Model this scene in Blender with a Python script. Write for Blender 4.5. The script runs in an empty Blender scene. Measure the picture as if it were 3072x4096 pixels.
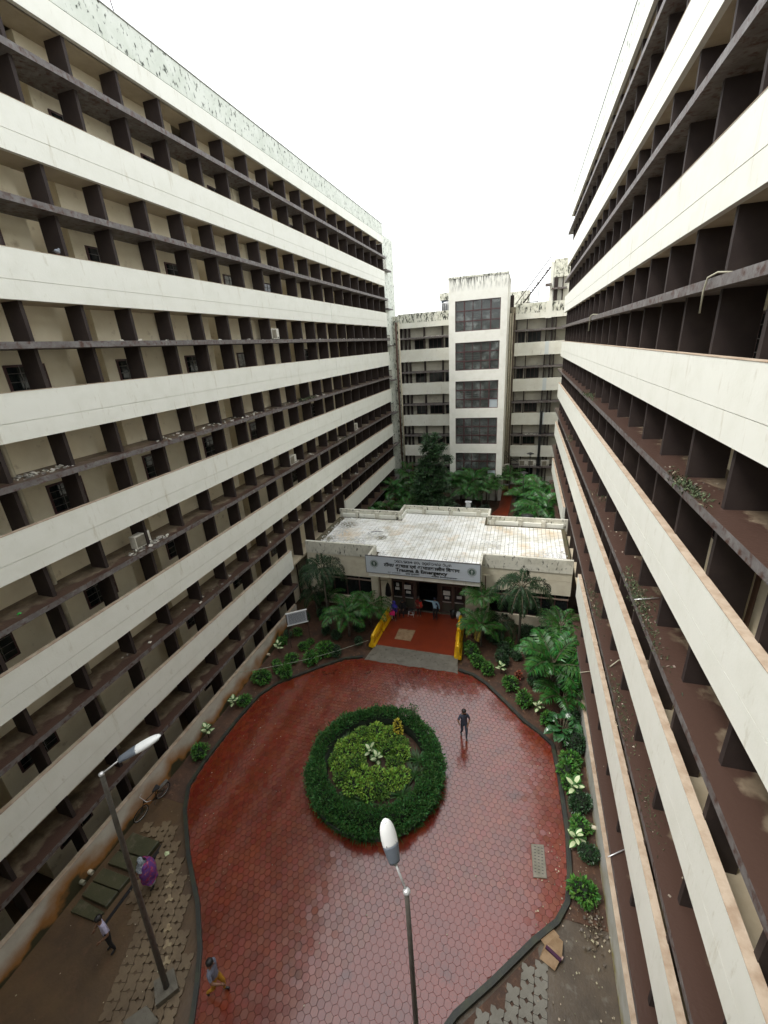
import bpy, math, random
from mathutils import Vector, Matrix, Euler
from math import radians, pi, sin, cos, atan2, sqrt
random.seed(7)
R = random.Random(11)
scene = bpy.context.scene
C = scene.collection

# ------------------------------------------------------------------ camera, world, sun, exposure
cam_d = bpy.data.cameras.new('camera'); cam = bpy.data.objects.new('camera', cam_d); C.objects.link(cam)
scene.camera = cam
cam_d.sensor_fit = 'VERTICAL'; cam_d.sensor_height = 36; cam_d.sensor_width = 27
cam_d.lens = 36 * 1721.36 / 4096
cam_d.clip_start = 0.1; cam_d.clip_end = 2000
CAM_Z = 17.40
_p, _r, _y = radians(20.958), radians(-3.855), radians(-18.3765)
fw = Vector((sin(_y) * cos(_p), cos(_y) * cos(_p), -sin(_p)))
rt = Vector((cos(_y), -sin(_y), 0)); up = rt.cross(fw)
r2 = cos(_r) * rt + sin(_r) * up; u2 = -sin(_r) * rt + cos(_r) * up
cam.matrix_world = Matrix(((r2.x, u2.x, -fw.x, 0), (r2.y, u2.y, -fw.y, 0), (r2.z, u2.z, -fw.z, CAM_Z), (0, 0, 0, 1)))

SUN_EL, SUN_AZ = radians(58), radians(-125)      # azimuth of the sun from +Y towards +X
world = bpy.data.worlds.new('World'); scene.world = world; world.use_nodes = True
wn = world.node_tree; wn.nodes.clear()
sky = wn.nodes.new('ShaderNodeTexSky'); sky.sky_type = 'NISHITA'; sky.sun_disc = False
sky.sun_elevation = SUN_EL; sky.sun_rotation = SUN_AZ; sky.air_density = 2; sky.dust_density = 6
hs = wn.nodes.new('ShaderNodeHueSaturation'); hs.inputs['Saturation'].default_value = 0.15
mx = wn.nodes.new('ShaderNodeMix'); mx.data_type = 'RGBA'; mx.inputs[0].default_value = 0.8
mx.inputs[7].default_value = (9.3, 9.6, 9.8, 1)      # even overcast cloud
bg = wn.nodes.new('ShaderNodeBackground'); bg.inputs[1].default_value = 0.12
wo = wn.nodes.new('ShaderNodeOutputWorld')
wn.links.new(sky.outputs[0], hs.inputs['Color']); wn.links.new(hs.outputs[0], mx.inputs[6])
wn.links.new(mx.outputs[2], bg.inputs[0]); wn.links.new(bg.outputs[0], wo.inputs[0])
sd = bpy.data.lights.new('sun', 'SUN'); sd.energy = 1.5; sd.angle = radians(18); sd.color = (1, .97, .92)
sun = bpy.data.objects.new('sun', sd); C.objects.link(sun)
sdir = Vector((sin(SUN_AZ) * cos(SUN_EL), cos(SUN_AZ) * cos(SUN_EL), sin(SUN_EL)))
sun.rotation_euler = sdir.to_track_quat('Z', 'Y').to_euler(); sun.location = (-20, -20, 60)
vs = scene.view_settings
vs.view_transform = 'Standard'; vs.look = 'None'; vs.gamma = 1; vs.exposure = 1.0; vs.use_curve_mapping = False
scene.cycles.max_bounces = 6; scene.cycles.diffuse_bounces = 4; scene.cycles.transparent_max_bounces = 8

# ------------------------------------------------------------------ materials
MATS = {}
def nn(t, kind, **kw):
    n = t.nodes.new(kind)
    for k, v in kw.items(): setattr(n, k, v)
    return n
def mat(name, col, rough=.7, col2=None, scale=3., lo=.4, hi=.65, stretch=(1, 1, 1), bump=0., bscale=30., island=0.,
        spec=.5, metal=0., col3=None, scale3=8., lo3=.55, hi3=.7, detail=6., trans=0., stretch3=None, zfade=None, coat=0., rough2=None):
    if name in MATS: return MATS[name]
    m = bpy.data.materials.new(name); m.use_nodes = True; t = m.node_tree; t.nodes.clear()
    o = nn(t, 'ShaderNodeOutputMaterial'); b = nn(t, 'ShaderNodeBsdfPrincipled')
    t.links.new(b.outputs[0], o.inputs[0])
    b.inputs['Roughness'].default_value = rough; b.inputs['Metallic'].default_value = metal
    b.inputs['Specular IOR Level'].default_value = spec
    b.inputs['Coat Weight'].default_value = coat; b.inputs['Coat Roughness'].default_value = .12
    tc = nn(t, 'ShaderNodeNewGeometry')
    def noise(sc, st, lo_, hi_, off=0.):
        mp = nn(t, 'ShaderNodeMapping'); mp.inputs['Scale'].default_value = st; mp.inputs['Location'].default_value = (off, off, off)
        t.links.new(tc.outputs['Position'], mp.inputs['Vector'])
        nz = nn(t, 'ShaderNodeTexNoise'); nz.inputs['Scale'].default_value = sc; nz.inputs['Detail'].default_value = detail
        nz.inputs['Roughness'].default_value = .62
        t.links.new(mp.outputs[0], nz.inputs['Vector'])
        mr = nn(t, 'ShaderNodeMapRange'); mr.inputs[1].default_value = lo_; mr.inputs[2].default_value = hi_
        t.links.new(nz.outputs[0], mr.inputs[0]); return mr.outputs[0]
    cur = None
    rgb = nn(t, 'ShaderNodeRGB'); rgb.outputs[0].default_value = (*col, 1); cur = rgb.outputs[0]
    def mixc(a, fac, c):
        x = nn(t, 'ShaderNodeMix', data_type='RGBA'); t.links.new(fac, x.inputs[0]); t.links.new(a, x.inputs[6])
        x.inputs[7].default_value = (*c, 1); return x.outputs[2]
    if col2:
        f2 = noise(scale, stretch, lo, hi); cur = mixc(cur, f2, col2)
        if rough2 is not None:
            mr = nn(t, 'ShaderNodeMapRange'); mr.inputs[3].default_value = rough; mr.inputs[4].default_value = rough2
            t.links.new(f2, mr.inputs[0]); t.links.new(mr.outputs[0], b.inputs['Roughness'])
    if col3:
        f = noise(scale3, stretch3 or stretch, lo3, hi3, 7.3)
        if zfade:     # stains grow towards given height: (z_where_none, z_where_full)
            sp = nn(t, 'ShaderNodeSeparateXYZ'); t.links.new(tc.outputs['Position'], sp.inputs[0])
            z = nn(t, 'ShaderNodeMapRange'); z.inputs[1].default_value = zfade[0]; z.inputs[2].default_value = zfade[1]
            t.links.new(sp.outputs[2], z.inputs[0])
            mu = nn(t, 'ShaderNodeMath', operation='MULTIPLY'); t.links.new(f, mu.inputs[0]); t.links.new(z.outputs[0], mu.inputs[1]); f = mu.outputs[0]
        cur = mixc(cur, f, col3)
    if island:
        hv = nn(t, 'ShaderNodeHueSaturation'); t.links.new(cur, hv.inputs['Color'])
        a = nn(t, 'ShaderNodeMapRange'); a.inputs[3].default_value = 1 - island; a.inputs[4].default_value = 1 + island
        t.links.new(tc.outputs['Random Per Island'], a.inputs[0]); t.links.new(a.outputs[0], hv.inputs['Value'])
        ml = nn(t, 'ShaderNodeMath', operation='MULTIPLY'); ml.inputs[1].default_value = 7.13
        fr = nn(t, 'ShaderNodeMath', operation='FRACT'); t.links.new(tc.outputs['Random Per Island'], ml.inputs[0]); t.links.new(ml.outputs[0], fr.inputs[0])
        a2 = nn(t, 'ShaderNodeMapRange'); a2.inputs[3].default_value = .5 - island * .05; a2.inputs[4].default_value = .5 + island * .05
        t.links.new(fr.outputs[0], a2.inputs[0]); t.links.new(a2.outputs[0], hv.inputs['Hue'])
        cur = hv.outputs[0]
    t.links.new(cur, b.inputs['Base Color'])
    if bump:
        nz = nn(t, 'ShaderNodeTexNoise'); nz.inputs['Scale'].default_value = bscale; nz.inputs['Detail'].default_value = 4
        t.links.new(tc.outputs['Position'], nz.inputs['Vector'])
        bp = nn(t, 'ShaderNodeBump'); bp.inputs['Strength'].default_value = bump; bp.inputs['Distance'].default_value = .02
        t.links.new(nz.outputs[0], bp.inputs['Height']); t.links.new(bp.outputs[0], b.inputs['Normal'])
    if trans:
        tr = nn(t, 'ShaderNodeBsdfTransparent'); ms = nn(t, 'ShaderNodeMixShader'); ms.inputs[0].default_value = 1 - trans
        t.links.new(tr.outputs[0], ms.inputs[1]); t.links.new(b.outputs[0], ms.inputs[2]); t.links.new(ms.outputs[0], o.inputs[0])
    MATS[name] = m; return m

def spots(m, pts, c, nscale=1.6, amp=1.2, soft=.5):
    t = m.node_tree; b = next(n for n in t.nodes if n.type == 'BSDF_PRINCIPLED'); src = b.inputs['Base Color'].links[0].from_socket
    g = nn(t, 'ShaderNodeNewGeometry'); nz = nn(t, 'ShaderNodeTexNoise'); nz.inputs['Scale'].default_value = nscale; nz.inputs['Detail'].default_value = 7; t.links.new(g.outputs['Position'], nz.inputs[0])
    for (x, y, z, r) in pts:
        d = nn(t, 'ShaderNodeVectorMath', operation='DISTANCE'); t.links.new(g.outputs['Position'], d.inputs[0]); d.inputs[1].default_value = (x, y, z)
        s = nn(t, 'ShaderNodeMath', operation='MULTIPLY_ADD'); s.inputs[1].default_value = amp * r; t.links.new(nz.outputs[0], s.inputs[0]); t.links.new(d.outputs['Value'], s.inputs[2])
        mr = nn(t, 'ShaderNodeMapRange'); mr.inputs[1].default_value = r + amp * r * .5; mr.inputs[2].default_value = (r + amp * r * .5) * (1 - soft); t.links.new(s.outputs[0], mr.inputs[0])
        x_ = nn(t, 'ShaderNodeMix', data_type='RGBA'); t.links.new(mr.outputs[0], x_.inputs[0]); t.links.new(src, x_.inputs[6]); x_.inputs[7].default_value = (*c, 1); src = x_.outputs[2]
    t.links.new(src, b.inputs['Base Color'])
white = mat('white_paint', (.82, .82, .745), .75, (.76, .76, .675), 1.2, .45, .75, bump=.15, bscale=18, col3=(.62, .60, .50), scale3=5, lo3=.62, hi3=.8, stretch3=(1, 1, .35))
def drips(m, c, sc=3.2, zs=.13, lo=.60, hi=.78):
    t = m.node_tree; b = next(n for n in t.nodes if n.type == 'BSDF_PRINCIPLED'); src = b.inputs['Base Color'].links[0].from_socket
    g = nn(t, 'ShaderNodeNewGeometry'); mp = nn(t, 'ShaderNodeMapping'); mp.inputs['Scale'].default_value = (1, 1, zs); mp.inputs['Location'].default_value = (3.1, 1.7, .4); t.links.new(g.outputs['Position'], mp.inputs[0])
    nz = nn(t, 'ShaderNodeTexNoise'); nz.inputs['Scale'].default_value = sc; nz.inputs['Detail'].default_value = 9; nz.inputs['Roughness'].default_value = .7; t.links.new(mp.outputs[0], nz.inputs[0])
    mr = nn(t, 'ShaderNodeMapRange'); mr.inputs[1].default_value = lo; mr.inputs[2].default_value = hi; t.links.new(nz.outputs[0], mr.inputs[0])
    x_ = nn(t, 'ShaderNodeMix', data_type='RGBA'); t.links.new(mr.outputs[0], x_.inputs[0]); t.links.new(src, x_.inputs[6]); x_.inputs[7].default_value = (*c, 1); t.links.new(x_.outputs[2], b.inputs['Base Color'])
drips(white, (.52, .48, .36))
white2 = mat('white_paint_rear', (.76, .75, .67), .8, (.68, .66, .57), 1.0, .4, .7, bump=.15, bscale=18, col3=(.40, .38, .31), scale3=3, lo3=.6, hi3=.8, stretch3=(2, 2, .3))
stained = mat('stained_parapet', (.72, .75, .68), .8, (.60, .64, .56), 1.5, .4, .7, bump=.2, bscale=14,
              col3=(.05, .06, .045), scale3=4.2, lo3=.565, hi3=.64, stretch3=(1.3, 1.3, .8), detail=9)
mould = mat('black_mould_plaster', (.70, .69, .60), .85, (.45, .45, .36), 2.5, .45, .65, bump=.3, bscale=14,
            col3=(.035, .038, .028), scale3=3.2, lo3=.50, hi3=.60, stretch3=(1.6, 1.6, .7), detail=9)
towerm = mat('tower_plaster', (.82, .81, .74), .8, (.74, .73, .65), 1.3, .45, .7, bump=.2, bscale=14,
             col3=(.06, .06, .05), scale3=3.0, lo3=.44, hi3=.58, stretch3=(2.2, 2.2, .35), detail=8, zfade=(22.0, 23.2))
blockpar = mat('weathered_parapet', (.64, .62, .53), .85, (.46, .44, .36), 1.6, .45, .7, bump=.3, bscale=16,
               col3=(.045, .045, .035), scale3=3.5, lo3=.56, hi3=.66, stretch3=(1.5, 1.5, .6), detail=8)
tancop = mat('tan_coping', (.50, .40, .30), .85, (.36, .26, .18), 3, .4, .65, bump=.2)
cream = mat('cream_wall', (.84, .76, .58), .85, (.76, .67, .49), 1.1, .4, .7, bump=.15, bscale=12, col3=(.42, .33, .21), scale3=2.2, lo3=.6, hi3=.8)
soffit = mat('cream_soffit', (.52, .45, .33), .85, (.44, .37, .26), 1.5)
brown = mat('dark_brown_paint', (.034, .0245, .0225), .7, (.046, .034, .030), 2.2, .4, .75, bump=.15, bscale=20, spec=.25)
ledge_e = mat('ledge_edge', (.13, .115, .11), .6, (.22, .21, .205), 3.5, .45, .75, col3=(.07, .03, .02), scale3=6, lo3=.5, hi3=.65, bump=.3)
maroon = mat('maroon_frame', (.07, .03, .03), .5)
glass = mat('window_glass', (.012, .015, .015), .08, spec=.5)
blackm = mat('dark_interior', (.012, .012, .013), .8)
redpav = mat('wet_red_paver', (.175, .028, .010), .26, (.125, .020, .008), .7, .38, .68, island=.13, spec=.6, bump=.04, bscale=45, rough2=.18, coat=1., col3=(.085, .016, .009), scale3=1.1, lo3=.56, hi3=.74)
redjoint = mat('paver_joint', (.105, .020, .010), .3)
redfloor = mat('wet_red_floor', (.19, .032, .012), .28, (.15, .026, .012), 1.5, .4, .7, bump=.25, bscale=20)
conc = mat('wet_concrete', (.16, .145, .115), .45, (.10, .088, .066), 1.7, .35, .7, bump=.3, bscale=25, col3=(.06, .05, .035), scale3=5)
slabm = mat('mossy_slab', (.062, .060, .030), .4, (.04, .042, .02), 1.6, .4, .7, bump=.3, bscale=25, col3=(.10, .085, .055), scale3=4)
soil = mat('wet_soil', (.075, .035, .018), .7, (.038, .020, .012), 1.3, .4, .65, bump=.7, bscale=22, col3=(.13, .065, .035), scale3=6)
mud = mat('wet_mud', (.105, .063, .030), .42, (.062, .037, .019), .8, .35, .65, bump=.5, bscale=14, col3=(.11, .06, .03), scale3=2.2, rough2=.5)
grime = mat('wet_grime', (.095, .070, .045), .34, (.055, .040, .026), 1.0, .35, .65, bump=.45, bscale=18, col3=(.13, .115, .09), scale3=2.6, rough2=.5)
kerbm = mat('black_mossy_kerb', (.02, .022, .018), .5, (.035, .04, .02), 3, .45, .65, bump=.3)
gpav = mat('grey_hollow_paver', (.17, .16, .13), .5, (.12, .11, .085), 1.4, .4, .65, island=.12, bump=.3, bscale=30)
gpav2 = mat('muddy_hollow_paver', (.165, .120, .068), .5, (.11, .076, .042), 1.2, .4, .65, island=.10, bump=.3, bscale=30)
tilem = mat('white_roof_tile', (.90, .90, .87), .5, (.60, .57, .48), .8, .45, .7, island=.06, col3=(.62, .47, .28), scale3=.42, lo3=.56, hi3=.75, detail=3)
spots(tilem, [(-12.2, 27.6, 4.33, 1.5), (2.4, 30.0, 4.33, 1.3), (.6, 27.5, 4.33, .8)], (.62, .44, .22) , 1.4, 1.3, .95)
spots(tilem, [(-12.9, 29.3, 4.33, .9), (-13.2, 26.6, 4.33, .6), (-9.4, 27.3, 4.33, .5)], (.22, .20, .13), 5, 1.6, .4)
grout = mat('mossy_grout', (.10, .075, .045), .8, (.07, .065, .03), 2.2, .4, .6)
flake = mat('peeling_white', (.62, .62, .60), .7, island=.25)
yellow = mat('yellow_plastic', (.80, .46, .01), .35, (.62, .32, .01), 4, .5, .8)
grey_m = mat('galvanised_pole', (.11, .10, .085), .5, (.07, .06, .05), 6, .4, .65, metal=.2)
lampwhite = mat('lamp_white', (.82, .83, .82), .3)
lampgrey = mat('lamp_grey', (.13, .15, .18), .4)
lamplens = mat('lamp_lens', (.45, .45, .43), .3)
steel = mat('bright_steel', (.62, .62, .62), .3, metal=.5)
pvc = mat('cream_pipe', (.55, .50, .38), .6, (.42, .37, .26), 4)
brpipe = mat('brown_pipe', (.09, .045, .03), .6)
acwhite = mat('ac_casing', (.66, .64, .57), .6, (.5, .47, .4), 5)
acfan = mat('ac_grille', (.20, .18, .14), .7)
signm = mat('sign_face', (.46, .51, .56), .5)
signink = mat('sign_ink', (.02, .025, .025), .6)
green_e = mat('emblem_green', (.05, .09, .075), .5)
paper = mat('paper', (.62, .62, .60), .7)
leafd = mat('hedge_leaf', (.034, .110, .022), .48, island=.6, spec=.3)
leafm = mat('shrub_leaf', (.055, .155, .024), .45, island=.55, spec=.3)
leafl = mat('lime_leaf', (.17, .30, .04), .45, island=.6, spec=.3)
leafx = mat('tree_leaf', (.032, .082, .026), .36, island=.6, spec=.5)
palm_g = mat('palm_leaf', (.026, .088, .014), .42, island=.65, spec=.28)
palm_d = mat('foxtail_leaf', (.014, .036, .012), .5, island=.6, spec=.22)
palm_y = mat('yellow_frond', (.35, .26, .04), .5, island=.3)
canew = mat('cane_leaf_cream', (.55, .62, .36), .4)
caneg = mat('cane_leaf_green', (.05, .15, .03), .4)
crot = mat('croton_leaf', (.50, .42, .04), .4, island=.5)
crotr = mat('red_croton_leaf', (.22, .05, .02), .4, island=.6)
strapm = mat('strap_leaf', (.025, .065, .015), .45, island=.5, spec=.3)
stemm = mat('plant_stem', (.10, .085, .05), .8, (.06, .05, .03), 8)
trunkm = mat('palm_trunk', (.16, .14, .11), .8, (.07, .06, .045), 7, stretch=(1, 1, 5))
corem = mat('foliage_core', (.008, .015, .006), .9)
card = mat('wet_cardboard', (.27, .18, .10), .75, (.2, .12, .06), 5)
rubm = mat('rubble', (.42, .40, .35), .8, island=.7)
weedm = mat('weed', (.05, .07, .028), .7, island=.6)
litm = mat('litter', (.30, .26, .18), .7, island=.7)
tyre = mat('tyre_rubber', (.015, .015, .015), .7)
blackpl = mat('black_plastic', (.015, .015, .016), .35)
wcan = mat('white_plastic', (.6, .62, .6), .4)
skinm = mat('skin', (.20, .10, .058), .55)
hairm = mat('black_hair', (.008, .007, .007), .5)
def cloth(name, c, c2=None, sc=14): return mat(name, c, .85, c2, sc, .45, .55, bump=.2, bscale=40)

def zone_ledge():
    """brown paint at the outer part of each ledge, bare tan cement inside; worn irregular border (paint and dirt)"""
    m = mat('ledge_top', (.20, .155, .105), .55, (.10, .07, .045), 2.6, .35, .65, bump=.4, bscale=16, col3=(.05, .04, .025), scale3=1.1, lo3=.55, hi3=.7)
    t = m.node_tree; b = next(n for n in t.nodes if n.type == 'BSDF_PRINCIPLED')
    src = b.inputs['Base Color'].links[0].from_socket
    g = nn(t, 'ShaderNodeNewGeometry'); sp = nn(t, 'ShaderNodeSeparateXYZ'); t.links.new(g.outputs['Position'], sp.inputs[0])
    # distance behind the band face, both wings: |X + 5.435| - 8.805
    a = nn(t, 'ShaderNodeMath', operation='ADD'); a.inputs[1].default_value = 5.435; t.links.new(sp.outputs[0], a.inputs[0])
    ab = nn(t, 'ShaderNodeMath', operation='ABSOLUTE'); t.links.new(a.outputs[0], ab.inputs[0])
    nz = nn(t, 'ShaderNodeTexNoise'); nz.inputs['Scale'].default_value = 1.7; nz.inputs['Detail'].default_value = 8; t.links.new(g.outputs['Position'], nz.inputs[0])
    s = nn(t, 'ShaderNodeMath', operation='MULTIPLY_ADD'); s.inputs[1].default_value = 1.5; t.links.new(nz.outputs[0], s.inputs[0]); t.links.new(ab.outputs[0], s.inputs[2])
    lt_ = nn(t, 'ShaderNodeMath', operation='LESS_THAN'); lt_.inputs[1].default_value = -5; t.links.new(sp.outputs[0], lt_.inputs[0])
    sh2 = nn(t, 'ShaderNodeMath', operation='MULTIPLY_ADD'); sh2.inputs[1].default_value = .24; t.links.new(lt_.outputs[0], sh2.inputs[0]); t.links.new(s.outputs[0], sh2.inputs[2]); s = sh2
    mr = nn(t, 'ShaderNodeMapRange'); mr.inputs[1].default_value = 8.805 + .75 + .46; mr.inputs[2].default_value = 8.805 + .75 + .60
    t.links.new(s.outputs[0], mr.inputs[0])
    x = nn(t, 'ShaderNodeMix', data_type='RGBA'); t.links.new(mr.outputs[0], x.inputs[0]); x.inputs[6].default_value = (.066, .038, .029, 1)
    t.links.new(src, x.inputs[7]); t.links.new(x.outputs[2], b.inputs['Base Color'])
    ro = nn(t, 'ShaderNodeMapRange'); ro.inputs[3].default_value = .28; ro.inputs[4].default_value = .6
    t.links.new(mr.outputs[0], ro.inputs[0]); t.links.new(ro.outputs[0], b.inputs['Roughness'])
    return m
ledge_t = zone_ledge()
def base_stain():
    m = mat('rust_stained_base', (.62, .58, .50), .6, (.50, .45, .38), 1.6, .4, .7, bump=.2)
    t = m.node_tree; b = next(n for n in t.nodes if n.type == 'BSDF_PRINCIPLED')
    src = b.inputs['Base Color'].links[0].from_socket
    g = nn(t, 'ShaderNodeNewGeometry'); sp = nn(t, 'ShaderNodeSeparateXYZ'); t.links.new(g.outputs['Position'], sp.inputs[0])
    nz = nn(t, 'ShaderNodeTexNoise'); nz.inputs['Scale'].default_value = .55; nz.inputs['Detail'].default_value = 8; t.links.new(g.outputs['Position'], nz.inputs[0])
    s = nn(t, 'ShaderNodeMath', operation='MULTIPLY_ADD'); s.inputs[1].default_value = -2.6; t.links.new(nz.outputs[0], s.inputs[0]); t.links.new(sp.outputs[2], s.inputs[2])
    for lo_, hi_, c in ((-.35, -.95, (.36, .16, .045)), (-.98, -1.12, (.05, .045, .02))):
        mr = nn(t, 'ShaderNodeMapRange'); mr.inputs[1].default_value = lo_; mr.inputs[2].default_value = hi_; t.links.new(s.outputs[0], mr.inputs[0])
        x = nn(t, 'ShaderNodeMix', data_type='RGBA'); t.links.new(mr.outputs[0], x.inputs[0]); t.links.new(src, x.inputs[6]); x.inputs[7].default_value = (*c, 1)
        src = x.outputs[2]
    t.links.new(src, b.inputs['Base Color'])
    return m
basem = base_stain()

# ------------------------------------------------------------------ mesh helpers
class MB:
    def __init__(s): s.v = []; s.f = []; s.m = []; s.sm = []
    def quad(s, pts, mi=0, smooth=False):
        n = len(s.v); s.v += [tuple(p) for p in pts]; s.f.append(tuple(range(n, n + len(pts)))); s.m.append(mi); s.sm.append(smooth)
    def box(s, x0, x1, y0, y1, z0, z1, mi=0, top=None, M=None):
        if x0 > x1: x0, x1 = x1, x0
        n = len(s.v)
        P = [(x, y, z) for z in (z0, z1) for y in (y0, y1) for x in (x0, x1)]
        if M: P = [tuple(M @ Vector(p)) for p in P]
        s.v += P
        for i, q in enumerate(((0, 2, 3, 1), (4, 5, 7, 6), (0, 1, 5, 4), (2, 6, 7, 3), (0, 4, 6, 2), (1, 3, 7, 5))):
            s.f.append(tuple(n + k for k in q)); s.m.append(top if (top is not None and i == 1) else mi); s.sm.append(False)
        return s
    def ring_tube(s, pts, rad, seg=8, mi=0, cap=True):
        pts = [Vector(p) for p in pts]; rings = []
        for i, p in enumerate(pts):
            d = (pts[min(i + 1, len(pts) - 1)] - pts[max(i - 1, 0)])
            if d.length < 1e-9: d = Vector((0, 0, 1))
            d.normalize(); a = d.orthogonal().normalized() if i == 0 else (la - d * la.dot(d)).normalized()
            la = a; b = d.cross(a); r = rad[i] if isinstance(rad, (list, tuple)) else rad
            n = len(s.v); s.v += [tuple(p + (a * cos(2 * pi * k / seg) + b * sin(2 * pi * k / seg)) * r) for k in range(seg)]; rings.append(n)
        for i in range(len(rings) - 1):
            for k in range(seg):
                s.f.append((rings[i] + k, rings[i] + (k + 1) % seg, rings[i + 1] + (k + 1) % seg, rings[i + 1] + k)); s.m.append(mi); s.sm.append(True)
        if cap:
            s.f.append(tuple(rings[0] + k for k in reversed(range(seg)))); s.m.append(mi); s.sm.append(False)
            s.f.append(tuple(rings[-1] + k for k in range(seg))); s.m.append(mi); s.sm.append(False)
        return s
    def lathe(s, prof, seg=16, mi=0, c=(0, 0, 0), sx=1, sy=1):
        rings = []
        for r, z in prof:
            n = len(s.v); s.v += [(c[0] + r * sx * cos(2 * pi * k / seg), c[1] + r * sy * sin(2 * pi * k / seg), c[2] + z) for k in range(seg)]; rings.append(n)
        for i in range(len(rings) - 1):
            for k in range(seg):
                s.f.append((rings[i] + k, rings[i] + (k + 1) % seg, rings[i + 1] + (k + 1) % seg, rings[i + 1] + k)); s.m.append(mi); s.sm.append(True)
        return s
    def prism(s, poly, z0, z1, mi=0, side=None, bev=0.):
        n = len(s.v); k = len(poly)
        cx = sum(p[0] for p in poly) / k; cy = sum(p[1] for p in poly) / k
        s.v += [(x, y, z0) for x, y in poly] + [(x, y, z1 - bev * .6) for x, y in poly]
        tp = [(x + (cx - x) * bev / max(.01, math.hypot(cx - x, cy - y)), y + (cy - y) * bev / max(.01, math.hypot(cx - x, cy - y)), z1) for x, y in poly]
        if bev: s.v += tp
        for i in range(k):
            j = (i + 1) % k
            s.f.append((n + i, n + j, n + k + j, n + k + i)); s.m.append(side if side is not None else mi); s.sm.append(False)
            if bev: s.f.append((n + k + i, n + k + j, n + 2 * k + j, n + 2 * k + i)); s.m.append(mi); s.sm.append(False)
        o = 2 * k if bev else k
        s.f.append(tuple(n + o + i for i in range(k))); s.m.append(mi); s.sm.append(False)
        return s
    def leaf(s, p, d, nrm, L, W, mi=0, bend=.25):
        """one leaf: a diamond folded across its middle, 4 triangles' worth"""
        d = d.normalized(); side = d.cross(nrm)
        if side.length < 1e-4: side = d.orthogonal()
        side.normalize(); u = side.cross(d)
        n = len(s.v); q = p + d * L * .5 + u * L * bend * .25
        s.v += [tuple(p), tuple(q - side * W * .5), tuple(q + u * (-.08 * L)), tuple(q + side * W * .5), tuple(p + d * L - u * L * bend * .4)]
        s.f += [(n, n + 1, n + 2), (n, n + 2, n + 3), (n + 1, n + 4, n + 2), (n + 2, n + 4, n + 3)]; s.m += [mi] * 4; s.sm += [False] * 4
    def mesh(s, name, mats):
        me = bpy.data.meshes.new(name); me.from_pydata(s.v, [], s.f)
        for m in (mats if isinstance(mats, (list, tuple)) else [mats]): me.materials.append(m)
        if any(s.m): me.polygons.foreach_set('material_index', s.m)
        me.polygons.foreach_set('use_smooth', s.sm); me.update(); return me
    def build(s, name, mats, parent=None, **kw):
        return put(s.mesh(name, mats), name, parent, **kw)
def put(me, name, parent=None, loc=None, rot=None, sc=None, **kw):
    o = bpy.data.objects.new(name, me); C.objects.link(o)
    if parent: o.parent = parent
    if loc is not None: o.location = loc
    if rot is not None: o.rotation_euler = rot
    if sc is not None: o.scale = sc if hasattr(sc, '__len__') else (sc,) * 3
    tag(o, **kw); return o
def tag(o, label=None, cat=None, group=None, kind=None):
    if label: o['label'] = label
    if cat: o['category'] = cat
    if group: o['group'] = group
    if kind: o['kind'] = kind
    return o
def thing(name, label, cat, loc=(0, 0, 0), rz=0, group=None):
    o = bpy.data.objects.new(name, None); C.objects.link(o); o.location = loc; o.rotation_euler = (0, 0, rz); o.empty_display_size = .2
    return tag(o, label, cat, group)
def inside(poly, x, y):
    c = False; j = len(poly) - 1
    for i in range(len(poly)):
        xi, yi = poly[i]; xj, yj = poly[j]
        if (yi > y) != (yj > y) and x < (xj - xi) * (y - yi) / (yj - yi) + xi: c = not c
        j = i
    return c

# ------------------------------------------------------------------ ground and paving (the setting)
XL, XR = -14.24, 3.37
ISL = (-5.35, 12.62); ISR = 2.95
left_k = [(-8.42, 19.45), (-9.4, 19.1), (-10.43, 18.23), (-11.5, 17.2), (-12.42, 16.31), (-12.95, 15.23), (-13.12, 13.6), (-13.16, 12.28), (-13.18, 11.0), (-13.06, 9.87), (-12.49, 8.98), (-11.1, 7.55), (-9.76, 6.42), (-8.84, 5.41), (-8.35, 4.67), (-7.97, 3.98), (-7.2, 1.5), (-6.9, -1.5)]
right_k = [(-2.72, 19.6), (-1.9, 19.4), (-1.13, 18.87), (-.2, 17.9), (.79, 16.81), (1.55, 16.25), (2.02, 15.75), (2.2, 14.19), (2.34, 11.94), (2.30, 10.6), (2.16, 9.66), (1.81, 9.05), (1.11, 8.38), (-.06, 7.09), (-.99, 6.15), (-1.6, 5.2), (-2.1, 3.5), (-2.4, 1), (-2.5, -1.5)]
pave = left_k + right_k[::-1]

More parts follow.
